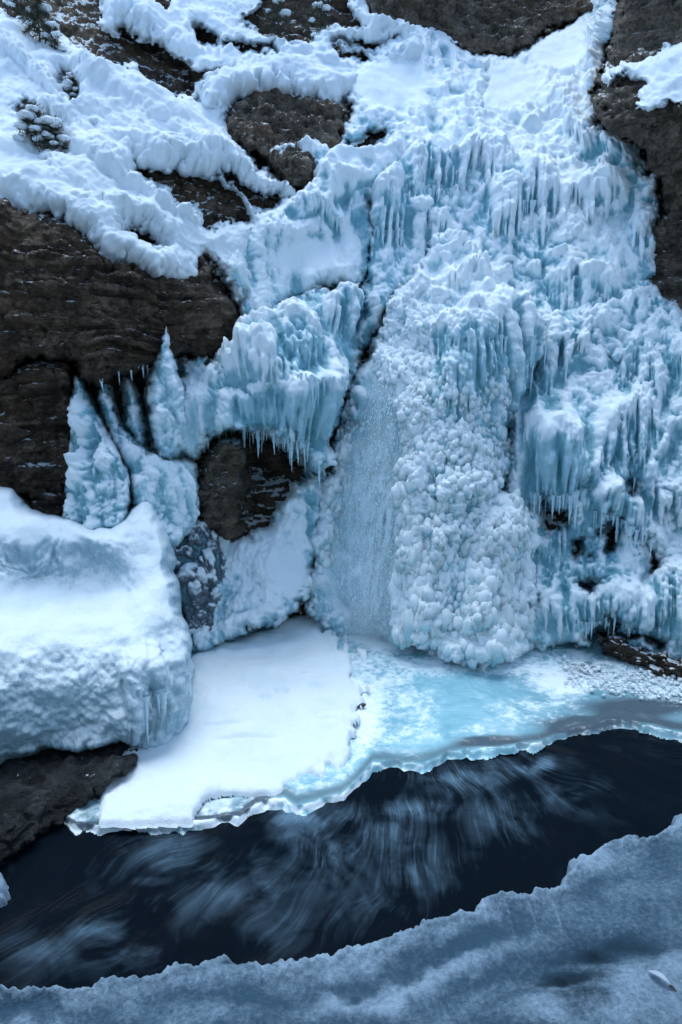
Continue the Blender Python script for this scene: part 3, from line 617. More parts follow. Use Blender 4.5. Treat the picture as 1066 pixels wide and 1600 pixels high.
def cover_z(c):
    pits = ellipses(c, [(505, 1105, 22, 9), (515, 1122, 14, 5), (490, 1072, 14, 4), (440, 1075, 9, 4), (415, 1085, 7, 4), (470, 1050, 8, 3), (395, 1070, 6, 3), (385, 1150, 40, 2.5), (350, 1130, 30, 2.5)], .6)
    return plate_z(c) + .04 * fbm(c.P * .7, 3, 311) + .034 * fbm(c.P * 2.2, 3, 312) + .008 * fbm(c.P * 11, 3, 313) - .05 * pits
plate('snow_cover', [(140,1276),(185,1282),(240,1281),(300,1272),(340,1256),(385,1240),(425,1226),(495,1222),(500,1206),(530,1195),(556,1172),(566,1130),(548,1105),(570,1068),(552,1030),(548,985),(520,945),(470,915),(400,950),(330,985),(280,1010),(240,1080),(180,1180),(150,1245)], M_SNOW, .14, cover_z, (110, 900), (620, 1310), 1.6, 34, .075,
      'smooth white snow drift lying on the left half of the ice plate', 'snow drift', 'cover', attrfn=lambda c: {'snow': c.d * 0 + 1.0}, warp=((26, 70), (9, 24)), clip=PLATE_POLY)

SHELF = [(-170,1550),(0,1543),(75,1541),(165,1533),(225,1515),(280,1500),(345,1490),(400,1492),(465,1500),(505,1488),(533,1487),(583,1470),(633,1446),(693,1430),(735,1405),(773,1387),(823,1380),(873,1372),(893,1342),(918,1322),(943,1307),(983,1300),(1013,1302),(1028,1276),(1066,1264),(1238,1220),(1238,1800),(-170,1800)]
def m_shelf():
    m, nt = mat('shelf_ice'); b = NB(nt); pos = b.geo().outputs['Position']
    n = b.noise(pos, 1.4, 6, .6, .4); n2 = b.noise(pos, 26, 7, .72); n3 = b.noise(pos, 90, 4, .75)
    s = b.math('ADD', b.attr('snow'), b.math('ADD', b.math('MULTIPLY', b.math('SUBTRACT', n, .5), .9), b.math('MULTIPLY', b.math('SUBTRACT', n2, .5), 1.1)))
    ice = b.mix(b.attr('tint'), (.045, .095, .145, 1), (.004, .009, .015, 1))
    col = b.mix(b.maprange(s, .15, 1.25), ice, (.40, .54, .67, 1))
    bp = b.bump(b.math('ADD', n3, b.math('MULTIPLY', n2, 1.6)), .9, .02)
    p = b.n('ShaderNodeBsdfPrincipled', i_Base_Color=col, i_Roughness=b.mixf(b.maprange(s, .1, .9), .28, .65), i_Normal=bp)
    p.inputs['Specular IOR Level'].default_value = .12
    b.out(p.outputs[0]); return m
def shelf_z(c):
    bead = domes(c.P * 22, 401) * .022 + domes(c.P * 48, 402) * .010
    edge = 1 - sstep(10, 46, c.d)
    arcs = 0
    for k in range(5):
        x0 = 700 + 38 * k
        cx = x0 + 26 * np.sqrt(np.clip((c.PY - 1395) / 60, 0, 2)); arcs = arcs + np.exp(-((c.PX - cx) / 3.5) ** 2) * sstep(1395, 1415, c.PY) * sstep(1475, 1445, c.PY)
    fr = ellipses(c, [(980, 1560, 130, 70), (840, 1580, 60, 30), (1066, 1520, 60, 40)], .5)
    hol = ellipses(c, [(960, 1480, 100, 26), (870, 1520, 60, 24), (385, 1500, 45, 8)], .6)
    lay = np.sin(c.d / 11.0 + 2.6 * fbm(c.P * 1.3, 3, 441)) * sstep(12, 30, c.d) * (1 - sstep(90, 190, c.d)) * np.clip(.5 + fbm(c.P * .9, 2, 442), 0, 1)
    c.lay = lay
    return .014 * lay + bead * (edge * .9 + .55 * fr) + .012 * arcs + .07 * fbm(c.P * 1.1, 3, 411) + .012 * fbm(c.P * 6, 3, 412) + .05 * fr - .06 * hol + .04 * np.exp(-((c.d - 14) / 9) ** 2)
def shelf_attr(c):
    edge = np.exp(-((c.d - 8) / 12) ** 2)
    fr = ellipses(c, [(990, 1565, 120, 60), (850, 1585, 70, 22), (1060, 1530, 50, 40)], .5)
    hol = ellipses(c, [(970, 1485, 90, 20), (880, 1530, 55, 18), (385, 1500, 45, 8), (900, 1570, 40, 20)], .9) * np.clip(.7 + .9 * fbm(c.P * 3, 4, 431), 0, 1.2)
    mid = ellipses(c, [(620, 1530, 200, 60), (960, 1345, 50, 20), (150, 1580, 200, 30)], .7)
    arcs = 0
    for k in range(5):
        cx = 700 + 38 * k + 26 * np.sqrt(np.clip((c.PY - 1395) / 60, 0, 2)); arcs = arcs + np.exp(-((c.PX - cx) / 3) ** 2) * sstep(1395, 1415, c.PY) * sstep(1475, 1445, c.PY)
    return {'snow': .35 + .5 * edge + .35 * fr + .2 * mid - .5 * hol + .14 * arcs + .30 * c.lay, 'tint': np.clip(hol * .75, 0, 1)}
plate('ice_shelf', SHELF, m_shelf(), .35, shelf_z, (-168, 1205), (1236, 1790), 1.7, 13, .3,
      'grey blue ice shelf with a beaded glassy rim along the near bank', 'ice shelf', 'shelf', attrfn=shelf_attr, warp=((9, 34), (3.5, 11)))
ch = [(-40,1366),(2,1366),(10,1378),(12,1392),(6,1402),(-40,1408)]
plate('ice_chunk', ch, SHEETS['shelf'].obj.data.materials[0], .06, lambda c: domes(c.P * 9, 402) * .05 + .03 * fbm(c.P * 3, 2, 3), (-50, 1350), (24, 1420), 1.5, 8, .14,
      'small round ice chunk at the left edge of the dark river', 'ice chunk', 'chunk', attrfn=lambda c: {'snow': c.d * 0 + .8, 'tint': c.d * 0})

# ------------------------------------------------------------------ river
gx, gy = np.meshgrid(np.arange(-14, 14, .045), np.arange(1.2, 13, .045))
WP = np.stack([gx, gy, gx * 0], -1)
src = on_plane(640, 1090, 0.0)
ang = np.arctan2(gx - src[0], -(gy - src[1])); rad = np.hypot(gx - src[0], gy - src[1])
ang = ang + .13 * fbm(WP * .55, 3, 501); radw = rad + .25 * fbm(WP * .9, 3, 502)
def proj(P):
    x = P[..., 0]; y = P[..., 1]; z = P[..., 2] - H
    fw = y * cp - z * sp; up = y * sp + z * cp
    return 533 + F * x / fw, 800 - F * up / fw
qx, qy = proj(WP)
cc = Ctx(); cc.PX, cc.PY = qx, qy
foam = np.zeros(qx.shape)
for (x, y, rx, ry, a) in [(455,1270,40,22,.9),(530,1275,50,18,.8),(470,1300,40,30,.5),(640,1262,60,16,.7),(590,1300,60,34,.55),(720,1215,60,20,.75),(800,1195,60,16,.7),(850,1190,16,12,1.2),(640,1345,70,40,.5),(790,1270,50,40,.5),(440,1370,60,40,.38),(250,1330,60,40,.42),(240,1371,26,7,1.0),(150,1450,50,30,.35),(330,1395,90,50,.34),(60,1480,60,26,.34),(560,1400,60,50,.35),(520,1340,60,50,.5),(880,1240,60,30,.3),(420,1440,80,40,.25),(185,1490,60,20,.3)]:
    foam = np.maximum(foam, a * np.exp(-((qx - x) / rx) ** 2 - ((qy - y) / ry) ** 2))
str1 = fbm(np.stack([ang * 9, radw * .8, gx * 0], -1), 3, 511)
z = .014 * str1 + .010 * fbm(WP * 1.6, 3, 513) - .03
f, used = grid_faces(*gx.shape, np.ones(gx.shape, bool))
WV = WP.copy(); WV[..., 2] = z
m, nt = mat('dark_river_water'); b = NB(nt)
fu = b.attr('flow_u'); fv = b.attr('flow_v')
def flowvec(su, sv):
    x = b.n('ShaderNodeCombineXYZ'); b.set(x.inputs[0], b.math('MULTIPLY', fu, su)); b.set(x.inputs[1], b.math('MULTIPLY', fv, sv)); return x.outputs[0]
n1 = b.noise(flowvec(8, 1.1), 1, 5, .56, .6); n2 = b.noise(flowvec(60, 2.2), 1, 4, .65); n3 = b.noise(b.geo().outputs['Position'], 2.5, 4, .55, .5)
fo = b.math('ADD', b.math('MULTIPLY', b.attr('foam'), .9), .05)
fo = b.math('MULTIPLY', fo, b.math('ADD', b.maprange(n1, .34, .80, .10, 1), b.math('MULTIPLY', b.maprange(n2, .45, .75), .5)))
fo = b.math('MULTIPLY', fo, b.maprange(n3, .25, .65, .3, 1.2))
fo = b.maprange(fo, .03, .75, 0, .95, False)
col = b.mix(fo, (.003, .006, .010, 1), (.14, .235, .32, 1))
bp = b.bump(b.math('ADD', n2, n1), .3, .03)
p = b.n('ShaderNodeBsdfPrincipled', i_Base_Color=col, i_Roughness=b.mixf(fo, .16, .6), i_Normal=bp); p.inputs['IOR'].default_value = 1.33
p.inputs['Specular IOR Level'].default_value = .05
b.out(p.outputs[0])
tag(link_mesh('river', WV.reshape(-1, 3), f, m, {'flow_u': ang.ravel(), 'flow_v': radw.ravel(), 'foam': foam.ravel()}), kind='structure')

# ------------------------------------------------------------------ falling water
fall = bpy.data.objects.new('waterfall', None); COL.objects.link(fall)
fall.location = on_plane(590, 985, .15)
tag(fall, 'veil of falling water and spray in the hollow of the ice dome', 'waterfall')
def own(o):
    o.location = -fall.location; o.parent = fall; return o
def m_veil():
    m, nt = mat('falling_water'); b = NB(nt); pos = b.geo().outputs['Position']
    n1 = b.noise(b.scale(pos, (9, 9, 1.1)), 1, 5, .65, .2); n2 = b.noise(b.scale(pos, (60, 60, 22)), 1, 4, .75); n3 = b.noise(pos, 1.8, 3)
    a = b.math('ADD', b.maprange(n1, .32, .62, .15, 1), b.maprange(n2, .5, .75, 0, .22))
    a = b.math('MULTIPLY', b.math('MULTIPLY', a, b.maprange(n3, .2, .7, .5, 1.1)), b.attr('snow'), True)
    p = b.n('ShaderNodeBsdfPrincipled', i_Base_Color=b.mix(n2, (.62, .86, .95, 1), (.86, .97, 1, 1)), i_Roughness=.5, i_Alpha=a)
    b.out(p.outputs[0]); return m
MV = m_veil()
D = SHEETS['dome']
vp = smooth_poly([(588,590),(612,592),(632,640),(648,700),(652,780),(645,880),(640,990),(560,992),(520,940),(500,890),(512,800),(530,720),(552,650),(568,610)])
for k, off in enumerate((.10, .26)):
    X, Y = np.meshgrid(np.arange(495, 658, 3.0), np.arange(586, 996, 3.0))
    d = sdf(X, Y, vp)
    ii = np.clip(((X - D.lo[0]) / D.step).astype(int), 0, D.P.shape[1] - 1); jj = np.clip(((Y - D.lo[1]) / D.step).astype(int), 0, D.P.shape[0] - 1)
    Yd = blur(D.P[..., 1], 14, 2)[jj, ii] - off - .05 * k
    P = at(X, Y, Yd)
    P[..., 1] += .04 * fbm(P * np.array([5, 5, 1.0]), 3, 601 + k)
    f, used = grid_faces(*X.shape, d > -2)
    a = np.clip(sstep(-4, 64, d + 16 * fbm(P * np.array([4, 4, .8]), 3, 611 + k)) * (.8 if k else 1), 0, 1)
    own(link_mesh('water_veil', P.reshape(-1, 3)[used], f, MV, {'snow': a.ravel()[used]}))
# droplets: short tapered drops, all of them one mass of spray
nd = 9500
dx = rng.normal(0, 1, nd); t = rng.random(nd)
py_ = 600 + 395 * t ** .8; cxp = np.interp(py_, [600, 700, 800, 900, 995], [598, 592, 585, 580, 585]); wd = np.interp(py_, [600, 700, 800, 900, 995], [14, 34, 44, 46, 38])
px_ = cxp + dx * wd * .75
ii = np.clip(((px_ - D.lo[0]) / D.step).astype(int), 0, D.P.shape[1] - 1); jj = np.clip(((py_ - D.lo[1]) / D.step).astype(int), 0, D.P.shape[0] - 1)
Yd = blur(D.P[..., 1], 14, 2)[jj, ii] - .05 - .45 * rng.random(nd)
C0 = at(px_, py_, Yd)
r = .003 + .007 * rng.random(nd) ** 3; ln = r * (1.5 + 3.0 * rng.random(nd))
octv = np.array([[1, 0, -.3], [0, 1, -.3], [-1, 0, -.3], [0, -1, -.3], [0, 0, 1], [0, 0, -1.]])
V = C0[:, None, :] + octv[None] * np.stack([r, r, ln], -1)[:, None, :]
fo8 = np.array([[0, 1, 4], [1, 2, 4], [2, 3, 4], [3, 0, 4], [1, 0, 5], [2, 1, 5], [3, 2, 5], [0, 3, 5]])
Fc = (np.arange(nd) * 6)[:, None, None] + fo8[None]
m, nt = mat('water_drops'); b = NB(nt)
p = b.n('ShaderNodeBsdfPrincipled', i_Base_Color=(.8, .93, .98, 1), i_Roughness=.2); b.out(p.outputs[0])
m2, nt = mat('fall_mist'); b = NB(nt); pv = b.n('ShaderNodeVolumePrincipled'); pv.inputs['Color'].default_value = (.98, 1, 1, 1); pv.inputs['Density'].default_value = .45; pv.inputs['Anisotropy'].default_value = .1
nt.links.new(pv.outputs[0], b.n('ShaderNodeOutputMaterial').inputs[1])
ub, vb = np.meshgrid(np.linspace(0, 2 * np.pi, 33)[:-1], np.linspace(.02, np.pi - .02, 17))
mb = np.stack([np.sin(vb) * np.cos(ub), np.sin(vb) * np.sin(ub), np.cos(vb)], -1).reshape(-1, 3); ib = np.arange(32 * 17).reshape(17, 32); nb_ = np.roll(ib, -1, 1)
for (px, Yq, z0, rx, ry, rz) in [(588, 11.15, .3, .62, .5, .6), (600, 11.3, .9, .4, .35, .9)]:
    cc_ = at(px, 980, Yq); mv = mb * np.array([rx, ry, rz]) * (1 + .15 * fbm(mb * 1.6, 2, 9))[:, None] + [cc_[0], Yq, z0]
    tag(own(link_mesh('mist', mv, np.stack([ib[:-1], ib[1:], nb_[1:], nb_[:-1]], -1).reshape(-1, 4), m2)), kind='stuff')
tag(own(link_mesh('spray', V.reshape(-1, 3), Fc.reshape(-1, 3), m)), kind='stuff')

ua, va = np.meshgrid(np.linspace(0, 2 * np.pi, 11)[:-1], np.linspace(.03, np.pi - .03, 7))
BALL = np.stack([np.sin(va) * np.cos(ua), np.sin(va) * np.sin(ua), np.cos(va)], -1).reshape(-1, 3)
bi = np.arange(70).reshape(7, 10); bn = np.roll(bi, -1, 1); BALLF = np.stack([bi[:-1], bi[1:], bn[1:], bn[:-1]], -1).reshape(-1, 4)
# frozen spray knobs, grown in beaded strings down the dome: too many to count, one part of it
KV, KF, KS, KT, o_ = [], [], [], [], 0
r2 = np.random.default_rng(5)
strings = [(644 + 6 * r2.normal(), 610, 655 + 8 * r2.normal(), 1000, 1.5) for _ in range(7)]
strings += [(655 + 135 * q, 560 + 90 * r2.random(), 662 + 150 * q + 8 * r2.normal(), 960 + 70 * r2.random(), 1.0) for q in np.linspace(0, 1, 34)]
strings += [(790 + 8 * r2.normal(), 810, 735 + 100 * q, 1030, 1.5) for q in np.linspace(0, 1, 12)]
strings += [(556 - 6 * q, 620, 498 + 14 * q, 900, .9) for q in np.linspace(0, 1, 5)]
strings += [(610 + 60 * q + 10 * r2.normal(), 480, 600 + 60 * q, 630, .7) for q in np.linspace(0, 1, 10)]
for (xa, ya, xb, yb, kz) in strings:
    y = ya
    while y < yb:
        t = (y - ya) / (yb - ya); x = xa + (xb - xa) * t + 4.5 * r2.normal()
        R_ = (.022 + .045 * t + .045 * r2.random() ** 2) * kz ** .7
        if r2.random() < (.62 if kz > 1.2 else .42):
            C_ = surf('dome', x, y)
            B_ = BALL * np.array([R_, R_ * .9, R_ * (1.1 + .9 * r2.random())]) * (1 + .42 * fbm(BALL * 1.5 + y * .37 + x, 3, 3))[:, None]
            KV.append(B_ + C_ + np.array([0, R_ * .42, 0])); KF.append(BALLF + o_); o_ += len(BALL)
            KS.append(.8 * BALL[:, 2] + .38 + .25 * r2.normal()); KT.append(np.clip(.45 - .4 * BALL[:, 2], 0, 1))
        y += R_ * 97 * (1.0 + .7 * r2.random())
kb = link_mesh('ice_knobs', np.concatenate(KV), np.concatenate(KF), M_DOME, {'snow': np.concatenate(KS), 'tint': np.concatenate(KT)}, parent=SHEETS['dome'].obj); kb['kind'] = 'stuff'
# ------------------------------------------------------------------ icicles, each one a part of the ice it hangs from
M_ICICLE, nt = mat('icicle_ice'); b = NB(nt); pos = b.geo().outputs['Position']
p = b.n('ShaderNodeBsdfPrincipled', i_Base_Color=b.mix(b.noise(pos, 14, 3), (.36, .60, .70, 1), (.72, .85, .90, 1)), i_Roughness=.18, i_Normal=b.bump(b.noise(pos, 50, 3), .5, .01)); b.out(p.outputs[0])
ICI = []
for k in range(7):
    n, ns = 14, 9
    tt = np.linspace(0, 1, n); a = np.linspace(0, 2 * np.pi, ns, endpoint=False)
    rad_ = (1 - tt) ** (.7 + .25 * k / 7) * (1 + .18 * np.sin(tt * 23 + k)) + .02
    rad_[0] *= 1.3
    cx = .25 * np.sin(tt * 3 + k) * tt; cy = .2 * np.cos(tt * 2.3 + 2 * k) * tt
    V = np.stack([cx[:, None] + rad_[:, None] * np.cos(a) * (1 + .15 * np.sin(3 * a + k)), cy[:, None] + rad_[:, None] * np.sin(a), -tt[:, None] + 0 * a], -1).reshape(-1, 3)
    idx = np.arange(n * ns).reshape(n, ns); nx = np.roll(idx, -1, 1)
    f = np.stack([idx[:-1], idx[1:], nx[1:], nx[:-1]], -1).reshape(-1, 4)
    o = link_mesh('icicle', V, f, M_ICICLE); ICI.append(o.data); bpy.data.objects.remove(o)
def icicles(key, line, n, lmin, lmax, back=.03, r=.022):
    line = np.asarray(line, float); par = SHEETS[key].obj
    seg = np.concatenate([[0], np.cumsum(np.hypot(*np.diff(line, axis=0).T))])
    for i in range(n):
        s = (i + rng.random() * .9) / n * seg[-1]
        x = np.interp(s, seg, line[:, 0]); y = np.interp(s, seg, line[:, 1]) + rng.normal(0, 2)
        P = surf(key, x, y); L = .6 * lmin + (1.2 * lmax - .6 * lmin) * rng.random() ** 2.4
        o = bpy.data.objects.new('icicle', ICI[rng.integers(len(ICI))]); COL.objects.link(o); o.parent = par
        o.location = (P[0], P[1] + back, P[2] + .04); rr = r * (.5 + 1.3 * rng.random() ** 1.5) * (L / ((lmin + lmax) / 2)) ** .4
        o.scale = (rr, rr, L); o.rotation_euler = (rng.normal(0, .03), rng.normal(0, .03), rng.random() * 6.28)
icicles('arch', [(378,672),(415,674),(450,684),(486,694)], 34, .12, .5)
icicles('arch', [(484,690),(498,730),(515,738)], 10, .15, .5)
icicles('arch', [(442,600),(490,606),(540,600)], 18, .2, .6, -.03)
icicles('arch', [(292,712),(330,694),(368,676)], 10, .06, .2)
icicles('curtain', [(826,770),(850,778),(880,772),(912,766)], 34, .15, .65, -.05)
icicles('curtain', [(925,800),(960,806),(1000,830),(1020,850)], 24, .15, .5, -.03)
icicles('curtain', [(905,975),(950,968),(995,978)], 22, .1, .35, -.03)
icicles('curtain', [(925,745),(985,720),(1030,690)], 16, .2, .6, -.03)
icicles('cascade', [(630,300),(690,310),(750,300)], 26, .25, .7, -.03, .03)
icicles('cascade', [(578,360),(630,370)], 14, .3, .9, -.03, .03)
icicles('cascade', [(812,330),(868,340)], 12, .3, .9, -.03, .03)
icicles('cascade', [(936,200),(960,212),(1004,240)], 14, .15, .5, -.02)
icicles('cascade', [(1012,300),(1030,330)], 6, .3, .8)
icicles('dome', [(700,540),(760,535),(850,540)], 22, .3, .9, -.02, .025)
icicles('bank', [(482,326),(510,336),(538,362)], 14, .1, .35, 0)
icicles('bank', [(512,480),(560,470)], 12, .25, .7, -.02)
icicles('mound', [(205,1060),(226,1080),(245,1070)], 9, .3, .75, -.02, .04)
icicles('cliff', [(150,590),(200,580),(240,570),(290,556)], 14, .1, .3, .05)
icicles('right_rock', [(1000,400),(1020,330)], 4, .2, .6, 0)

# ------------------------------------------------------------------ snow-laden saplings on the slope
M_NEEDLE, nt = mat('needles'); b = NB(nt); p = b.n('ShaderNodeBsdfPrincipled', i_Base_Color=b.mix(b.noise(b.geo().outputs['Position'], 9, 3), (.020, .026, .014, 1), (.055, .062, .03, 1)), i_Roughness=.7); b.out(p.outputs[0])
M_BARK, nt = mat('bark'); b = NB(nt); p = b.n('ShaderNodeBsdfPrincipled', i_Base_Color=b.mix(b.noise(b.geo().outputs['Position'], 30, 4), (.025, .018, .013, 1), (.08, .06, .045, 1)), i_Roughness=.85); b.out(p.outputs[0])
def tube(pts, rr, n=6):
    pts = np.asarray(pts, float); a = np.linspace(0, 2 * np.pi, n, endpoint=False)
    d = np.gradient(pts, axis=0); d /= np.linalg.norm(d, axis=1, keepdims=True) + 1e-9
    u = np.cross(d, [0.3, .9, .2]); u /= np.linalg.norm(u, axis=1, keepdims=True) + 1e-9; v = np.cross(d, u)
    V = pts[:, None] + np.asarray(rr)[:, None, None] * (u[:, None] * np.cos(a)[None, :, None] + v[:, None] * np.sin(a)[None, :, None])
    idx = np.arange(len(pts) * n).reshape(len(pts), n); nx = np.roll(idx, -1, 1)
    return V.reshape(-1, 3), np.stack([idx[:-1], nx[:-1], nx[1:], idx[1:]], -1).reshape(-1, 4)
def join(L):
    V, Fa, o = [], [], 0
    for v, f in L: V.append(v); Fa.append(f + o); o += len(v)
    return np.concatenate(V), np.concatenate(Fa)
def sapling(loc, hgt, spread, nb, snowy, label, lean=0.0, droop=.5):
    r_ = np.random.default_rng(int(abs(loc[0]) * 100 + hgt * 37))
    root = bpy.data.objects.new('conifer_sapling', None); COL.objects.link(root); root.location = loc
    tag(root, label, 'sapling', 'snow-laden saplings at the upper left')
    tt = np.linspace(0, 1, 9); tr = np.stack([lean * hgt * tt ** 1.5 + .02 * np.sin(tt * 7), .02 * np.cos(tt * 5), hgt * tt], -1)
    v, f = tube(tr, .022 * hgt * (1 - .85 * tt) + .004); link_mesh('trunk', v, f, M_BARK, parent=root)
    tw, nd_, sn = [], [], []
    for k in range(nb):
        t_ = .12 + .86 * (k / nb); o = np.array([np.interp(t_, tt, tr[:, j]) for j in range(3)]); az = k * 2.4 + r_.random()
        L = spread * (1.05 - .8 * t_) * (.7 + .5 * r_.random()); s_ = np.linspace(0, 1, 7)
        br = o + np.stack([np.cos(az) * L * s_, np.sin(az) * L * s_, L * (.12 * s_ - droop * s_ ** 2)], -1)
        tw.append(tube(br, .008 * hgt * (1 - .8 * s_) + .002, 4))
        for q in range(110):
            u_ = .12 + .88 * r_.random(); c0 = np.array([np.interp(u_, s_, br[:, j]) for j in range(3)])
            dr = np.array([np.cos(az), np.sin(az), -.3]) * .5 + r_.normal(0, .6, 3); dr /= np.linalg.norm(dr); ln_ = .07 + .08 * r_.random()
            sd = np.cross(dr, r_.normal(0, 1, 3)); sd /= np.linalg.norm(sd) + 1e-9
            nd_.append((np.array([c0 - sd * .005, c0 + sd * .005, c0 + dr * ln_ + sd * .002, c0 + dr * ln_ - sd * .002]), np.array([[0, 1, 2, 3]])))
        if r_.random() < snowy * .6:
            u_ = .5 + .4 * r_.random(); c0 = np.array([np.interp(u_, s_, br[:, j]) for j in range(3)]); R_ = (.045 + .05 * r_.random()) * (.6 + spread)
            bb = BALL * np.array([R_ * 1.5, R_ * 1.3, R_ * .7]) * (1 + .3 * fbm(BALL * 2 + k + u_ * 9, 2, 3))[:, None]
            sn.append(bb + c0 + [0, 0, R_ * .45])
    v, f = join(tw); link_mesh('branches', v, f, M_BARK, parent=root)
    v, f = join(nd_); link_mesh('needles', v, f, M_NEEDLE, parent=root, smooth=False)
    for v in sn: link_mesh('snow_load', v, BALLF, M_SNOW, parent=root)
for (px, py, top, spread, nb, key, snowy, lean, droop, lab) in [
    (62, 60, -5, .45, 16, 'slope', .35, .1, .5, 'small conifer sapling with a snowy tip on the crest, top left'),
    (88, 78, 28, .30, 10, 'slope', .5, -.1, .6, 'short drooping sapling just below the snowy crest sapling'),
    (58, 225, 155, .40, 18, 'slope', 1.6, .1, .9, 'snow-bent sapling in the hollow of the left slope'),
    (92, 235, 178, .34, 14, 'slope', 1.6, -.1, .9, 'smaller bent sapling beside the hollow of the left slope'),
    (112, 155, 112, .26, 12, 'slope', .8, .2, .9, 'bushy sapling half buried on the ridge under the crest'),
    (26, 24, -40, .5, 16, 'gorge_terrain', .8, 0, .6, 'snowy sapling at the very top left corner'),
    (447, 72, -30, .55, 20, 'gorge_terrain', .7, -.1, .6, 'taller dark sapling among the rocks at the top, left of centre'),
    (505, 60, -10, .5, 16, 'gorge_terrain', .5, .1, .7, 'dark green sapling right of the taller one at the top')]:
    P = surf(key, px, py); P2 = at(px, top, P[1]); sapling((P[0], P[1] - .08, P[2] - .06), float(P2[2] - P[2]), spread, nb, snowy, lab, lean, droop)

# ------------------------------------------------------------------ small things on the ice
L_ = []
for k in range(750):
    x = 880 + 200 * rng.random(); y = 1036 + (x - 880) * .13 + 34 * rng.random() ** 1.3 + 4 * rng.normal()
    R_ = .005 + .028 * rng.random() ** 3; Pq = on_plane(x, y, .07)
    L_.append((BALL * R_ * np.array([1.2, 1.1, .8]) * (1 + .35 * fbm(BALL * 1.7 + k, 2, 3))[:, None] + Pq + [0, 0, R_ * .3], BALLF))
v, f = join(L_); tag(link_mesh('ice_rubble', v, f, M_SNOW), kind='stuff')
m, nt = mat('dark_stone'); b = NB(nt); p = b.n('ShaderNodeBsdfPrincipled', i_Base_Color=b.mix(b.noise(b.geo().outputs['Position'], 60, 4), (.02, .018, .016, 1), (.07, .06, .05, 1)), i_Roughness=.6); b.out(p.outputs[0])
tag(link_mesh('pebble', BALL * np.array([.06, .035, .03]) * (1 + .3 * fbm(BALL * 2, 3, 9))[:, None] + on_plane(566, 1102, .09), BALLF, m), 'small dark pebble lying on the pale part of the ice plate', 'pebble')
lf = bpy.data.objects.new('fallen_leaf', None); COL.objects.link(lf); Pq = surf('shelf', 1030, 1542); lf.location = Pq; lf.rotation_euler = (0, 0, math.radians(-52))
tag(lf, 'pale frosted leaf with a brown tip stuck in the near ice shelf', 'leaf')
uu, vv = np.meshgrid(np.linspace(0, 1, 17), np.linspace(-1, 1, 9)); wl = .026 * np.sin(np.pi * uu ** .8) ** .8
for sgn in (1,):
    T_ = np.stack([(uu - .5) * .17, vv * wl, .028 + .03 * np.sin(uu * 2.6) + .35 * vv ** 2 * wl], -1); B_ = T_ - [0, 0, .004]
n_ = uu.size; i_ = np.arange(n_).reshape(uu.shape); q = np.stack([i_[:-1, :-1], i_[:-1, 1:], i_[1:, 1:], i_[1:, :-1]], -1).reshape(-1, 4)
m, nt = mat('frosted_leaf'); b = NB(nt); p = b.n('ShaderNodeBsdfPrincipled', i_Base_Color=b.mix(b.noise(b.scale(b.geo().outputs['Position'], (40, 40, 40)), 1, 3), (.20, .26, .32, 1), (.36, .43, .50, 1)), i_Roughness=.5); b.out(p.outputs[0])
link_mesh('blade', np.concatenate([T_.reshape(-1, 3), B_.reshape(-1, 3)]), np.concatenate([q, q[:, ::-1] + n_]), m, parent=lf)
v, f = tube(np.array([[.075, 0, .035], [.10, .006, .03], [.125, .01, .012]]), [.010, .008, .004]); link_mesh('stalk', v, f, M_BARK, parent=lf)

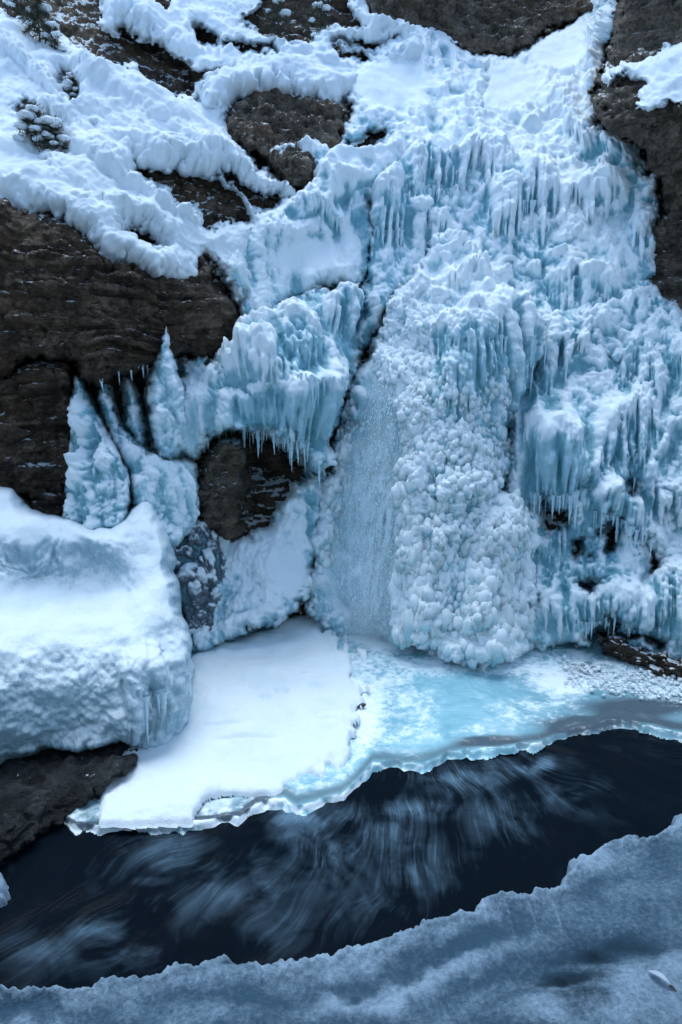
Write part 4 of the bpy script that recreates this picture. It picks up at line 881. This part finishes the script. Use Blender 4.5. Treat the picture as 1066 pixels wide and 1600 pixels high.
# ------------------------------------------------------------------ ground beyond, and an unseen wall behind the viewer added to shape the light
gx2, gz2 = np.meshgrid(np.arange(-34, 34.1, .5), np.arange(-1.5, 15.1, .5))
WPb = np.stack([gx2, -3.0 + .28 * gz2 + 0 * gx2, gz2], -1)  # leans forward over the viewer to shade the foreground
WPb[..., 1] -= .9 * np.clip(fbm(WPb * .25, 3, 701) + .2, -.4, 2) + .3 * fbm(WPb * .9, 3, 702)
f, used = grid_faces(*gx2.shape, np.ones(gx2.shape, bool))
tag(link_mesh('unseen_gorge_wall', WPb.reshape(-1, 3), f, M_SNOW), kind='structure')  # unseen wall, snow coloured to bounce light onto the ice faces
gr = np.array([[-400, -400, -1.6], [400, -400, -1.6], [400, 400, -1.6], [-400, 400, -1.6]], float)
tag(link_mesh('ground', gr, np.array([[0, 1, 2, 3]]), M_ROCK), kind='structure')

# ------------------------------------------------------------------ camera and light
cam = bpy.data.cameras.new('camera'); co = bpy.data.objects.new('camera', cam); COL.objects.link(co)
cam.sensor_fit = 'VERTICAL'; cam.sensor_height = 36; cam.sensor_width = 24; cam.lens = 24; cam.clip_end = 500; cam.clip_start = .05
co.location = (0, 0, H); co.rotation_euler = (math.pi / 2 - PITCH, 0, 0)
scene.camera = co
w = bpy.data.worlds.new('World'); scene.world = w; w.use_nodes = True
nt = w.node_tree; bg = nt.nodes['Background']; sky = nt.nodes.new('ShaderNodeTexSky')
sky.sky_type = 'NISHITA'; sky.sun_disc = False
EL, AZ = math.radians(72), math.radians(-20)
sky.sun_elevation = EL; sky.sun_rotation = AZ; sky.air_density = 1.0; sky.dust_density = 1.0
tn = nt.nodes.new('ShaderNodeMix'); tn.data_type = 'RGBA'; tn.blend_type = 'MULTIPLY'; tn.inputs[0].default_value = 1; tn.inputs[7].default_value = (.89, .98, 1.01, 1)
nt.links.new(sky.outputs[0], tn.inputs[6]); nt.links.new(tn.outputs[2], bg.inputs[0]); bg.inputs[1].default_value = .14
sun = bpy.data.lights.new('sun', 'SUN'); so = bpy.data.objects.new('sun', sun); COL.objects.link(so)
sun.energy = 1.0; sun.angle = math.radians(38); sun.color = (.86, .97, 1)
from mathutils import Vector
dirv = Vector((math.sin(AZ) * math.cos(EL), math.cos(AZ) * math.cos(EL), math.sin(EL)))
so.rotation_euler = dirv.to_track_quat('Z', 'Y').to_euler(); so.location = (0, 5, 30)
scene.view_settings.view_transform = 'Standard'; scene.view_settings.look = 'None'; scene.view_settings.exposure = 1.14; scene.view_settings.gamma = 1
scene.cycles.max_bounces = 6; scene.cycles.volume_bounces = 3; scene.cycles.diffuse_bounces = 4; scene.cycles.transparent_max_bounces = 12
scene.cycles.use_denoising = True
print('built', time.time() - T0)
